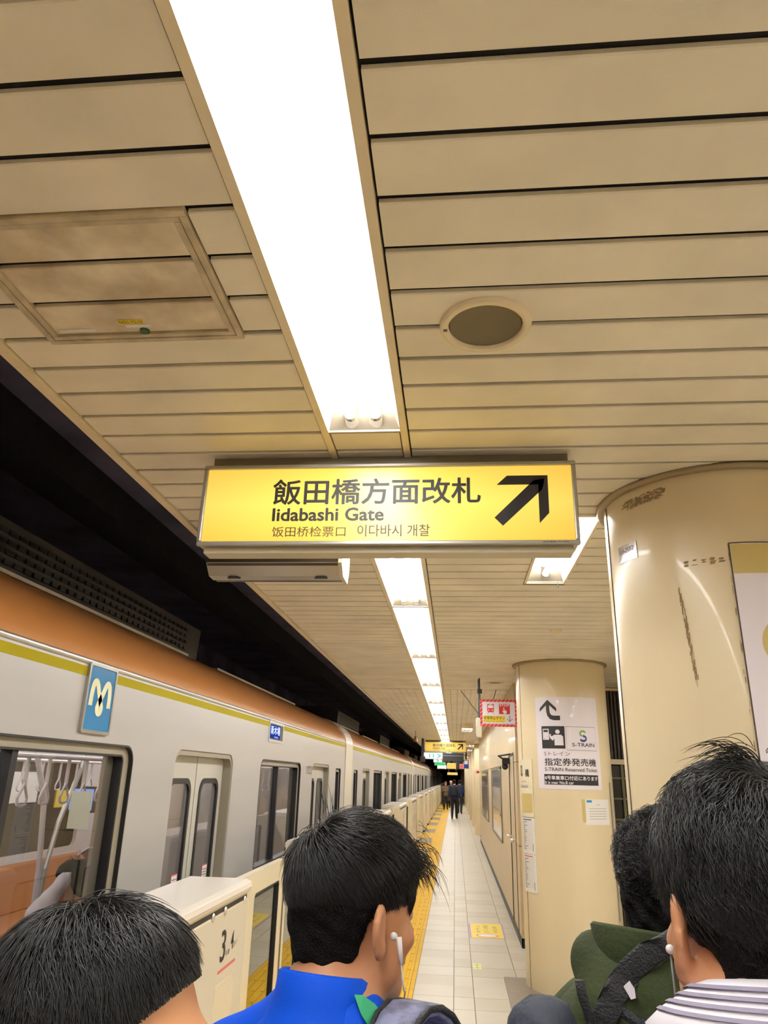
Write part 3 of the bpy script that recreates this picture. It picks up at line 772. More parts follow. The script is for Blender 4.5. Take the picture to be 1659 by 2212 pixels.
obj('board_edge', MB().tube([cyl(3.18, .004)(-13.0, z) for z in (1.0, 2.647)], .003, 6).tube([cyl(3.18, .004)(-13.0+4*i, 2.647) for i in range(21)], .003, 6), m_stoned, t)

CUT[:] = []
# ================================================================== WALL FITTINGS
t = thing('map_board', 'framed map board on the polished stone wall beyond the steel door', 'map', (WX, 14.2, .87))
obj('frame', MB().box(WX-.02, WX, 12.65, 12.69, .87, 1.99).box(WX-.02, WX, 15.8, 15.84, .87, 1.99).box(WX-.02, WX, 12.65, 15.84, 1.96, 2.0).box(WX-.02, WX, 12.65, 15.84, .85, .89), m_bracket, t)
obj('map_sheet', MB().box(WX-.008, WX, 12.69, 15.8, .89, 1.96), mat('map_paper', srgb(206, 204, 204), .15, noise=.4, nscale=2.5, col2=srgb(150, 150, 160), coat=.6), t)
poly2('route_line', thick([(12.75, 1.18), (12.95, 1.25), (13.2, 1.24)], .035), lambda u, v: (WX-.0095, u, v), m_blue, t)
t = thing('poster', 'dark glossy framed poster on the stone wall, farther than the map board', 'poster', (WX, 19.2, .9))
obj('frame', MB().box(WX-.02, WX, 17.6, 21.4, .9, 2.0), m_bracket, t)
obj('print', MB().box(WX-.024, WX-.02, 17.66, 21.34, .94, 1.96), mat('poster_print', srgb(150, 140, 132), .15, noise=.5, nscale=1.5, coat=.5), t)
t = thing('alarm_bell', 'small red alarm lamp on the far end of the polished stone wall', 'alarm', (.70, 24.1, 1.95))
obj('alarm_body', MB().ball((.695, 24.1, 2.0), .045, 8), m_red, t, smooth=True)
obj('alarm_arm', MB().box(.70, .746, 24.08, 24.12, 1.98, 2.02), m_red, t)

# ================================================================== DISTANT SIGNS
m_sgw = emis('lit_white', srgb(226, 246, 246), 1.0); m_sgt = emis('lit_teal', srgb(30, 180, 180), .8)
m_sgg = emis('lit_green', srgb(30, 190, 90), 1.0); m_sgy = emis('lit_amber', srgb(240, 186, 90), .9)
def flat_sign(name, x0, x1, z0, z1, y, m, label, cat='sign', extra=None, hang=True, d=.1):
    t = thing(name, label, cat, ((x0+x1)/2, y, z0))
    obj('casing', MB().box(x0-.02, x1+.02, y, y+d, z0-.02, z1+.02), m_signbox if m is not m_black else m_black, t, bevel=.005)
    obj('face', MB().box(x0, x1, y-.006, y, z0, z1), m, t)
    if hang: obj('hanger', MB().box(x0+.06, x0+.1, y+.03, y+.06, z1, CE).box(x1-.1, x1-.06, y+.03, y+.06, z1, CE), m_dark, t)
    P = lambda u, v: (x0+u*(x1-x0), y-.008, z1-v*(z1-z0))
    if extra: extra(t, P)
    return t
flat_sign('platform_sign', -1.11, -.46, 2.43, 2.62, 27, m_sgw, 'lit white sign with teal 11 and arrow just under the distant yellow sign', extra=lambda t, P: (text('lettering', '11', (.3, .55, .85, .15), P, m_sgt, t, .01), poly2('arrow', thick([(.75, .15), (.9, .5), (.75, .85)], .08), P, m_sgt, t)))
flat_sign('number_sign', -.78, -.5, 2.335, 2.455, 28, m_sgw, 'small lit white number sign beneath the teal arrow sign', extra=lambda t, P: text('lettering', '5', (.35, .65, .85, .05), P, m_blue, t, .02))
flat_sign('departure_display', -.44, .29, 2.39, 2.65, 28.3, m_black, 'black departure display hanging beneath the distant yellow sign', 'display', extra=lambda t, P: obj('display_rail', MB().box(-.44, .29, 28.28, 28.295, 2.57, 2.58), m_alu, t))
flat_sign('exit_sign', -.90, -.45, 2.33, 2.42, 34, m_sgg, 'green lit emergency exit sign far down the platform')
flat_sign('route_sign', -.79, -.41, 2.19, 2.31, 34.2, m_sgw, 'lit white sign below the green exit sign')
flat_sign('amber_sign', -.35, .02, 2.2, 2.41, 34.2, m_sgy, 'amber lit sign to the right of the green exit sign')
flat_sign('warning_sign', .19, .37, 2.21, 2.38, 34, m_pink, 'pink warning sign beside the dark speaker box in the distance')
flat_sign('speaker_box', .05, .16, 2.18, 2.38, 33, m_black, 'dark box hanging left of the pink warning sign', 'speaker')
flat_sign('information_sign', .33, .51, 2.17, 2.47, 30, m_blue, 'blue information sign with white upper half near the pillars', extra=lambda t, P: poly2('white_half', [rect(.12, .88, .06, .5)], P, m_white, t))
flat_sign('amber_sign', -.5, .13, 2.0, 2.13, 50, m_sgy, 'small amber sign at far end above the walkers')
t = flat_sign('driver_monitor', -1.08, -.96, 2.27, 2.40, 24, m_black, 'small cream monitor hanging over the platform edge left of the distant sign', 'monitor')
obj('stem', MB().tube([(-1.0, 24.04, 2.42), (-1.0, 24.04, CE)], .012, 6), m_dark, t)
t = thing('dome_lamp', 'small amber bell-shaped lamp at ceiling edge over the track', 'lamp', (-1.04, 20, 2.66))
obj('shade', MB().lathe([(.0, .14), (.03, .13), (.05, .06), (.07, 0)], (-1.04, 20, 2.68), n=16), mat('amber_shade', srgb(120, 84, 30), .5), t)
obj('stem', MB().tube([(-1.04, 20, 2.81), (-1.04, 20, CE)], .006, 6), m_dark, t)

# ================================================================== FLOOR STICKERS
fl = lambda u, v: (u, v, .0022)
t = thing('floor_sticker', 'yellow floor sticker with red oval and writing on the pale tiles', 'sticker', (.375, 10.5, .001))
poly2('sheet', [[(.178, 10.0), (.57, 10.05), (.58, 10.96), (.178, 10.9)]], fl, m_signyel, t)
poly2('edge_band', [[(.158, 9.99), (.178, 10.0), (.178, 10.9), (.158, 10.9)], [(.57, 10.05), (.59, 10.05), (.60, 10.96), (.58, 10.96)]], fl, m_purple, t)
f2 = lambda u, v: (u, v, .003)
poly2('oval', [disc(.375, 10.16, .135, 28, .10)], f2, m_pink, t); poly2('oval', [disc(.375, 10.16, .115, 28, .08)], lambda u, v: (u, v, .0034), m_paper, t, label='white inside of the oval')
text('lettering', 'キケン', (10.32, 10.80, .30, .245), lambda u, v: (v, u, .003), m_inkg, t)
text('lettering', 'とびこみ禁止', (10.3, 10.85, .40, .335), lambda u, v: (v, u, .003), m_inkg, t)
text('lettering', '足元注意', (10.35, 10.75, .51, .46), lambda u, v: (v, u, .003), m_inkg, t)
t = thing('floor_sticker', 'small lime floor sticker nearer than the yellow one, beside the tile joint', 'sticker', (.205, 8.58, .001))
poly2('sheet', [[(.163, 8.46), (.247, 8.46), (.249, 8.70), (.163, 8.70)]], fl, m_lime, t)
text('lettering', '←→', (8.5, 8.66, .23, .18), lambda u, v: (v, u, .003), m_inkg, t)
# ================================================================== TRAIN
TX = -1.82
def outline_fill(outer, holes, x0, x1):
    """plate in the y-z plane with holes, between x0 and x1 (curve fill, then thickened)"""
    c = bpy.data.curves.new('c', 'CURVE'); c.dimensions = '2D'; c.fill_mode = 'BOTH'; c.extrude = abs(x1-x0)/2
    for pts in [outer]+holes:
        s = c.splines.new('POLY'); s.points.add(len(pts)-1)
        for i, (a, b) in enumerate(pts): s.points[i].co = (a, b, 0, 1)
        s.use_cyclic_u = True
    o = bpy.data.objects.new('c', c); COL.objects.link(o)
    dg = bpy.context.evaluated_depsgraph_get(); ev = o.evaluated_get(dg); me = ev.to_mesh()
    xm = (x0+x1)/2
    mb = MB(); mb.add([(xm+v.co.z, v.co.x, v.co.y) for v in me.vertices], [tuple(p.vertices) for p in me.polygons])
    ev.to_mesh_clear(); bpy.data.objects.remove(o); bpy.data.curves.remove(c)
    return mb
def rr(y0, y1, z0, z1, r, n=6):
    p = []
    for cy, cz, a in ((y1-r, z1-r, 0), (y0+r, z1-r, 90), (y0+r, z0+r, 180), (y1-r, z0+r, 270)):
        for k in range(n+1): p.append((cy+r*math.cos(R(a+90*k/n)), cz+r*math.sin(R(a+90*k/n))))
    return p
def ringplate(o, h, x0, x1): return outline_fill(o, [h], x0, x1)
SHO = [(-1.82, 2.30), (-1.826, 2.335), (-1.845, 2.40), (-1.885, 2.475), (-1.95, 2.55), (-2.04, 2.62), (-2.16, 2.672), (-2.30, 2.705)]
def car(y0, y1, doors, wins, ends, label, detail=0):
    """doors: centres; wins: (y0, y1) wide windows; ends: (y0, y1) small end windows"""
    t = thing('train_car', label, 'train', (TX, (y0+y1)/2, 0), 'cars of the train at the platform')
    holes = [rr(c-.66, c+.66, -.05, 1.935, .11) for c in doors]+[rr(a, b, .93, 1.925, .10) for a, b in wins]+[rr(a, b, .93, 1.90, .06) for a, b in ends]
    holes = [[(y, max(z, -.30)) for y, z in h] for h in holes]
    outer = [(y0, -.55), (y1, -.55), (y1, 2.30), (y0, 2.30)]
    obj('side_panel', outline_fill(outer, holes, TX-.05, TX), m_body, t)
    obj('yellow_stripe', MB().box(TX-.01, TX+.0015, y0, y1, 2.232, 2.278), m_yel, t)
    obj('shine_tube', MB().tube([(TX-.002, y0, 2.304), (TX-.002, y1, 2.304)], .015, 12), m_silver, t, smooth=True)  # bright tube added to stand for the shine along the shoulder
    pf = SHO[1:]
    obj('shoulder', MB().sheet([(TX+.0, 2.305)]+pf, y0, y1), m_brown, t, smooth=True)
    obj('roof', MB().sheet([(-2.30, 2.705), (-2.7, 2.76), (-3.2, 2.78), (-3.8, 2.76), (-4.3, 2.68), (-4.62, 2.3), (-4.62, -.5)], y0, y1), m_roof, t, smooth=True)
    obj('underframe', MB().box(-4.55, TX-.06, y0, y1, -1.1, -.56), m_con2, t)
    for k in (0, 1, 2, 3):
        a = y0+1.0+k*(y1-y0-2)/4
        if k in (0, 2):
            ac = MB().prism([(-2.28, 2.70), (-2.26, 2.98), (-2.45, 3.06), (-3.9, 3.06), (-4.1, 2.98), (-4.1, 2.70)], a, a+3.3)
            au = obj('roof_unit', ac, m_ac, t)
            g = MB()
            for i in range(30):
                for j in range(4): g.box(-2.262, -2.255, a+.25+i*.092, a+.315+i*.092, 2.76+j*.05, 2.785+j*.05)
            obj('vent_slot', g, m_black, au, kind='stuff')
        obj('roof_edge_strip', MB().box(-2.245, -2.20, a-.6 if k else y0+.2, a+2.9, 2.693, 2.712), m_silver, t)
    # doors
    for i, c in enumerate(doors):
        op = obj('door_reveal', ringplate(rr(c-.66, c+.66, -.05, 1.935, .11), rr(c-.645, c+.645, -.04, 1.90, .09), TX-.11, TX-.01), m_reveal, t)
        for s_ in (-1, 1):
            a, b = (c-.63, c-.006) if s_ < 0 else (c+.006, c+.63)
            wa, wb = a+.10, b-.10
            lf = obj('door_leaf', outline_fill([(a, 0), (b, 0), (b, 1.92), (a, 1.92)], [rr(wa, wb, .62, 1.74, .09)], TX-.105, TX-.075), m_door, t)
            obj('window_gasket', ringplate(rr(wa-.012, wb+.012, .608, 1.752, .10), rr(wa+.022, wb-.022, .645, 1.715, .07), TX-.085, TX-.068), m_black, lf)
            obj('pane', MB().box(TX-.086, TX-.083, wa+.02, wb-.02, .64, 1.72), m_glass, lf)
            if detail:
                P = lambda u, v: (TX-.08, u, v)
                poly2('warning_sticker', [rect(wb-.16, wb-.045, .98 if s_ > 0 else 1.02, 1.14)], lambda u, v: (TX-.081, u, v), m_pink, lf, label='white sticker with red edge')
                poly2('warning_sticker', [rect(wb-.153, wb-.052, .988 if s_ > 0 else 1.028, 1.132)]+[], lambda u, v: (TX-.0802, u, v), m_paper, lf)
                poly2('text_line', [rect(wb-.145, wb-.06, 1.05+k*.018, 1.056+k*.018) for k in range(4)], lambda u, v: (TX-.0796, u, v), m_inkg, lf)
                poly2('warning_sticker', [roundrect(wb-.17, wb-.05, .70, .90, .02, .02)], lambda u, v: (TX-.0802, u, v), m_orange, lf, label='orange sticker low on the door pane')
                poly2('warning_mark', thick([(wb-.13, .86), (wb-.10, .80), (wb-.12, .78), (wb-.09, .74)], .012), lambda u, v: (TX-.0796, u, v), m_ink, lf)
        obj('door_seam', MB().box(TX-.10, TX-.077, c-.006, c+.006, 0, 1.92), m_black, t)
    # windows
    for a, b in wins+ends:
        z1 = 1.925 if (a, b) in wins else 1.90
        fr = obj('window_frame', ringplate(rr(a, b, .93, z1, .10 if (a, b) in wins else .06), rr(a+.010, b-.010, .94, z1-.010, .09 if (a, b) in wins else .05), TX-.04, TX+.002), m_black, t)
        inner = obj('inner_frame', ringplate(rr(a+.010, b-.010, .94, z1-.010, .09 if (a, b) in wins else .05), rr(a+.045, b-.085, .975, z1-.05, .04), TX-.085, TX-.022), m_reveal, t)
        obj('window_gasket', ringplate(rr(a+.045, b-.085, .975, z1-.05, .04), rr(a+.055, b-.10, .985, z1-.06, .03), TX-.085, TX-.018), m_black, t)
        obj('pane', MB().box(TX-.068, TX-.065, a+.045, b-.055, .965, z1-.045), m_glass, fr)
        if (a, b) in wins:
            mc = (a+b)/2 if not detail else a+(b-a)*.46
            obj('mullion', MB().box(TX-.085, TX-.03, mc-.022, mc+.022, .95, z1-.02), m_black, fr)
            obj('inner_post', MB().box(TX-.10, TX-.07, b-.17, b-.10, .97, z1-.05), m_reveal, fr)
    # interior shell
    obj('interior_floor', MB().box(-4.5, TX-.1, y0+.1, y1-.1, 0.0, .03), m_infloor, t)
    obj('interior_ceiling', MB().box(-4.5, TX-.08, y0+.1, y1-.1, 2.14, 2.18), m_in, t)
    fw_ = obj('far_wall', outline_fill([(y0+.1, .03), (y1-.1, .03), (y1-.1, 2.24), (y0+.1, 2.24)], [rr(c-.6, c+.6, .03+.02, 1.85, .02) for c in doors]+[rr(a, b, .95, 1.85, .08) for a, b in wins], -4.5, -4.46), m_in, t)
    for c in doors:
        for s_ in (-1, 1):
            fd = obj('far_door', outline_fill(rr(c+min(0, s_*.6)+.003, c+max(0, s_*.6)-.003, .05, 1.85, .01), [rr(c+min(0, s_*.6)+.1, c+max(0, s_*.6)-.1, .7, 1.65, .07)], -4.53, -4.50), m_door, t)
    obj('partition_wall', MB().box(-4.5, TX-.1, y0+.1, y0+.14, .03, 2.24).box(-4.5, TX-.1, y1-.14, y1-.1, .03, 2.24), m_ind, t)
    for x in (-2.5, -3.8): obj('interior_lamp', MB().box(x-.06, x+.06, y0+.5, y1-.5, 2.10, 2.135), m_inlamp, t)
    for a, b in wins:
        ex = .62
        for xs, s_ in ((-4.44, 1), (-1.95, -1)):
            obj('seat_back', MB().prism([(xs, .45), (xs+s_*.10, .45), (xs+s_*.04, .86), (xs, .88)], a-.35, b+.35), m_seat, t, bevel=.01)
            obj('seat_cushion', MB().prism([(xs, .30), (xs+s_*.48, .32), (xs+s_*.48, .43), (xs, .45)], a-.35, b+.35), m_seat, t, bevel=.015)
    return t
CARL = 19.85
dr = [10.35-4.85*k for k in range(4)]
def mid(i): return (dr[i]+dr[i+1])/2
wins = [(mid(i)-.98, mid(i)+1.0) for i in range(3)]
wins[0] = (7.06, 8.95); wins[1] = (2.10, 4.19)
car1 = car(-6.6, 12.55, dr, wins, [(11.62, 12.13), (-6.2, -5.7)], 'nearest car of the brown-topped train with blue emblem board and large windows', 1)
# emblem board
eb = empty_part('emblem_board', car1)
obj('plate', outline_fill(rr(3.512, 3.80, 1.975, 2.292, .012), [], TX, TX+.012), m_cyan, car1, label='blue emblem board')
obj('plate_frame', ringplate(rr(3.50, 3.812, 1.963, 2.304, .016), rr(3.516, 3.796, 1.979, 2.288, .01), TX, TX+.016), m_alu, car1)
bpy.data.objects.remove(eb)
E0 = lambda u, v: (TX+.0135, 3.656+u*.108, 2.148+v*.085)
mp = [(-.92, -.62), (-.90, .1), (-.80, .62), (-.62, .78), (-.42, .62), (-.18, .10), (.10, -.42), (.20, -.70), (.10, -.95), (-.10, -.95), (-.20, -.70), (-.10, -.42), (.18, .10), (.42, .62), (.62, .78), (.80, .62), (.90, .1), (.92, -.62)]
def smooth_poly(p, n=5):
    out = []
    for i in range(len(p)-1):
        a, b, c, d = p[max(i-1, 0)], p[i], p[i+1], p[min(i+2, len(p)-1)]
        for k in range(n):
            t = k/n
            out.append(tuple(.5*((2*b[j])+(-a[j]+c[j])*t+(2*a[j]-5*b[j]+4*c[j]-d[j])*t*t+(-a[j]+3*b[j]-3*c[j]+d[j])*t**3) for j in (0, 1)))
    out.append(p[-1]); return out
poly2('emblem', thick(smooth_poly(mp), .38), E0, mat('emblem_white', srgb(236, 236, 196), .4), car1, label='cream heart-shaped M emblem')
# destination display, car number
obj('destination_display', MB().box(TX-.02, TX+.003, 7.30, 7.86, 2.118, 2.268), m_black, car1)
obj('display_frame', ringplate(rr(7.27, 7.89, 2.09, 2.30, .03), rr(7.30, 7.86, 2.118, 2.268, .01), TX-.01, TX+.006), m_body, car1)
obj('display_screen', MB().box(TX+.003, TX+.004, 7.32, 7.75, 2.13, 2.258), m_lcd, car1)
text('display_lettering', '新木場', (7.34, 7.73, 2.165, 2.25), lambda u, v: (TX+.005, u, v), m_lcdt, car1, .02)
text('display_lettering', 'Shin-kiba', (7.5, 7.66, 2.136, 2.152), lambda u, v: (TX+.005, u, v), m_lcdt, car1, .01)
text('car_number', '10321', (9.30, 9.66, 1.80, 1.90), lambda u, v: (TX+.0012, u, v), m_inkg, car1, .01)
# things seen through the nearest window
for y in (2.9, 4.3): 
    pass
obj('hand_rail', MB().tube([(-2.45, -6, 1.86), (-2.45, 12, 1.86)], .014, 8), m_strap, car1)
obj('hand_rail', MB().tube([(-3.9, -6, 1.86), (-3.9, 12, 1.86)], .014, 8), m_strap, car1)
def strap(x, y):
    mb = MB(); mb.box(x-.012, x+.012, y-.002, y+.002, 1.70, 1.86)
    mb.tube([(x, y-.045, 1.60), (x, y-.05, 1.63), (x, y, 1.71), (x, y+.05, 1.63), (x, y+.045, 1.60), (x, y, 1.59), (x, y-.045, 1.60)], .008, 6)
    return obj('hand_strap', mb, m_strap, car1)
for k in range(9): strap(-2.45, 3.5+.235*k); strap(-3.9, 6.3+.33*k)
for k in range(6): strap(-2.45, 8.4+.32*k)
obj('grab_pole', MB().tube([(-2.6, 4.50, 2.14), (-2.6, 4.56, 1.85), (-2.6, 4.72, 1.60), (-2.6, 4.80, 1.2), (-2.6, 4.84, .6)], .018, 8), m_strap, car1)
obj('grab_pole', MB().tube([(-2.8, 5.58, 2.14), (-2.8, 5.54, 1.8), (-2.8, 5.33, 1.44), (-2.8, 5.25, 1.15), (-2.8, 5.2, .6)], .018, 8), m_alu, car1)
obj('grab_pole', MB().tube([(-3.9, 3.4, 2.22), (-3.9, 3.4, .4)], .016, 8), m_strap, car1)
# rounded glass partition at the seat end
q = [(-1.95, .5), (-1.95, 1.42)]+[(-1.95-.45*math.sin(R(a)), 1.42-.38*(1-math.cos(R(a)))) for a in range(0, 91, 10)]+[(-2.4, .5)]
obj('seat_partition', MB().prism(q, 4.62, 4.635), glass('smoked_glass', (.5, .46, .48, 1), 1.5), car1, label='smoked rounded glass partition')
obj('partition_rim', MB().tube([(a, 4.628, b) for a, b in q[1:-1]], .010, 6), m_strap, car1)
obj('overhead_card', MB().box(-2.31, -2.18, 4.50, 4.502, 1.46, 1.67), m_paperg, car1, label='pale green card hanging inside the nearest window')
obj('door_screen', MB().box(-3.16, -2.93, 6.11, 6.14, 1.46, 1.66), m_black, car1)
obj('screen_face', MB().box(-3.14, -2.95, 6.10, 6.109, 1.48, 1.64), m_scr, car1, label='lit blue-white information screen')
obj('yellow_advert', MB().box(-4.455, -4.44, 8.3, 8.62, 1.38, 1.56), m_signyel, car1)
obj('advert', MB().box(-4.455, -4.44, 7.4, 7.9, 1.45, 1.75).box(-4.455, -4.44, 6.3, 6.9, 1.5, 1.85), m_paper, car1)
obj('luggage_rack', MB().tube([(-4.15, 2.0, 1.75), (-4.15, 4.2, 1.75)], .012, 6).tube([(-4.3, 2.0, 1.75), (-4.3, 4.2, 1.75)], .012, 6), m_strap, car1)
# gangway and following cars
d2 = [15.65+4.85*k for k in range(4)]
w2 = [((d2[i]+d2[i+1])/2-.95, (d2[i]+d2[i+1])/2+.95) for i in range(3)]
car2 = car(13.42, 32.4, d2, w2, [(13.72, 14.25), (31.5, 32.0)], 'second car of the train, beyond the cream gangway surround', 0)
index_children()
cars = [car2]
for k, nm in ((1, 'third'), (2, 'fourth'), (3, 'fifth'), (4, 'sixth')):
    cars.append(copy_tree(car2, (0, CARL*k, 0), label='%s car of the train, receding down the platform' % nm))
def gangway(ya, yb, label):
    pr = [(TX+.012, -.5), (TX+.012, 2.30)]+[(a+.012, b+.012) for a, b in SHO[1:]]
    t = obj('gangway_surround', MB().sheet(pr, ya, yb).add([(a, ya, b) for a, b in pr]+[(-2.6, ya, 2.7), (-2.6, ya, -.5)], [tuple(range(len(pr)+2))]).add([(a, yb, b) for a, b in pr]+[(-2.6, yb, 2.7), (-2.6, yb, -.5)], [tuple(range(len(pr)+2))]), m_cream, smooth=False)
    return tag(t, label, 'train', 'gangway surrounds between cars')
g0 = gangway(12.56, 13.40, 'cream gangway surround between the nearest and second cars')
for k in range(4):
    gangway(12.56+CARL*(k+1), 13.40+CARL*(k+1), 'cream gangway surround between the %s cars' % ('second and third', 'third and fourth', 'fourth and fifth', 'fifth and sixth')[k])

# ================================================================== PLATFORM SCREEN GATES
GX0, GX1, GT = -1.07, -1.41, 1.28
def housing(yf, label, detail):
    L = 2.05
    t = thing('gate_housing', label, 'platform gate', ((GX0+GX1)/2, yf-L/2, 0), 'platform gate housings')
    ya, yb = yf-L, yf
    obj('housing_body', MB().box(GX1, GX0-.004, ya, yb, 0.06, GT-.05), m_gate, t, bevel=.006)
    obj('plinth', MB().box(GX1+.02, GX0-.02, ya+.01, yb-.01, 0, .06), m_dark, t)
    obj('top_cover', MB().prism([(GX1-.004, GT-.055), (GX1-.004, GT-.02), (GX1+.015, GT), (GX0-.022, GT), (GX0+.004, GT-.012), (GX0+.010, GT-.035), (GX0+.004, GT-.055)], ya-.006, yb+.004), m_gatew, t, bevel=.003)
    obj('groove', MB().box(GX0-.006, GX0-.002, ya+.05, yb-.04, GT-.085, GT-.066), m_ink, t)
    obj('front_panel', MB().box(GX0-.006, GX0+.0, ya+.02, yb-.02, .12, GT-.09), m_gatepanel, t, bevel=.002)
    if detail >= 1:
        for y in ((yb-.60, yb-.42, yb-.09) if detail > 1 else (ya+.2, yb-.3)):
            obj('lock', MB().lathe([(0, .004), (.008, .006), (.014, .004), (.017, 0)], (GX0+.001, y, 1.195), 'x', n=16), m_silver, t, smooth=True)
        P = lambda u, v: (GX0+.0012, u, v)
        c = yb-.335 if detail > 1 else (ya+yb)/2
        text('lettering', '3', (c-.105, c-.03, .985, 1.115), P, m_ink, t, .01)
        text('lettering', '4', (c+.055, c+.10, 1.01, 1.085), P, m_ink, t, .01)
        text('lettering', '号車', (c-.025, c+.045, .995, 1.02), P, m_inkg, t)
        text('lettering', '番ドア', (c+.105, c+.17, 1.01, 1.035), P, m_inkg, t)
        poly2('red_line', [rect(c-.125, c+.15, .945, .957)], P, m_lred, t)
        obj('inset_panel', MB().box(GX0, GX0+.001, c-.14, c+.15, .55, .90), m_gate, t)
    return t
def leaf(y0, y1, label, right, glassy=True):
    t = thing('gate_door', label, 'gate door', ((-1.165), (y0+y1)/2, 0), 'sliding platform gate doors')
    xa, xb = -1.185, -1.145
    wa, wb = (y0+.40, y1-.12) if right else (y0+.08, y1-.42)
    if not right: wa, wb = y0+.09, y0+.62
    lf = obj('door_panel', outline_fill([(y0, .012), (y1, .012), (y1, 1.265), (y0, 1.265)], [rr(wa, wb, .28, 1.15, .035)], xa, xb), m_gate, t)
    obj('window_trim', ringplate(rr(wa, wb, .28, 1.15, .035), rr(wa+.012, wb-.012, .292, 1.138, .028), xa+.004, xb-.002), m_black, t)
    obj('pane', MB().box(-1.167, -1.163, wa+.01, wb-.01, .29, 1.14), m_gateg, t)
    obj('edge_strip', MB().box(xa-.002, xb+.003, (y1-.012 if right else y0), (y1 if right else y0+.012), .07, 1.268), m_black if not right else m_bracket, t)
    return t
hs = {}
lab = {0: 'nearest cream gate housing, marked 3 and 4, beside the foreground person', 1: 'second cream gate housing, hidden behind the young man', 2: 'cream gate housing whose top shows right of the young man, largest of the far row', 3: 'cream gate housing just beyond the one right of the young man', 4: 'third cream gate housing visible right of the young man', 5: 'fourth cream gate housing visible right of the young man', 6: 'fifth cream gate housing visible right of the young man'}
nums = ['sixth', 'seventh', 'eighth', 'ninth', 'tenth', 'eleventh', 'twelfth', 'thirteenth', 'fourteenth', 'fifteenth', 'sixteenth', 'seventeenth', 'eighteenth', 'nineteenth', 'twentieth', 'twenty-first', 'twenty-second']
ys = [4.13, 8.55, 12.95, 17.1, 21.3]+[21.3+GP*k for k in range(1, 20)]
hb = housing(ys[0], lab[0], 2)
housing(-.4, 'cream gate housing behind the viewer', 0)
h1 = housing(ys[1], lab[1], 1)
l1 = leaf(4.135, 5.285, 'sliding gate door with a window between the nearest housing and young man', True)
l2 = leaf(5.295, 6.48, 'sliding gate door mostly hidden behind the young man', False)
l1b = leaf(-14.0-1.03, -14.0, 'x', True); l2b = leaf(-13.99, -13.99+1.03, 'x', False)
index_children()
for i in range(2, len(ys)):
    copy_tree(h1, (0, ys[i]-ys[1], 0), label=lab.get(i) or ('%s cream gate housing visible down the platform' % nums[i-7]))
for i in range(1, len(ys)-1):
    a, b = ys[i], ys[i+1]-2.05; m_ = (a+b)/2
    n = nums[i-7] if i >= 7 else ['first', 'second', 'third', 'fourth', 'fifth', 'sixth', 'seventh'][i-1]
    a1, a2 = (l1, l2) if i == 1 else (l1b, l2b)
    copy_tree(a1, (0, m_-.006-(5.285 if i == 1 else -14.0), 0), label='near-side gate door closing the %s gap down the row' % n)
    copy_tree(a2, (0, m_+.004-(5.295 if i == 1 else -13.99), 0), label='far-side gate door closing the %s gap down the row' % n)

def drop(o):
    for c in CH.get(o.name, []): drop(c)
    bpy.data.objects.remove(o)
drop(l1b); drop(l2b)
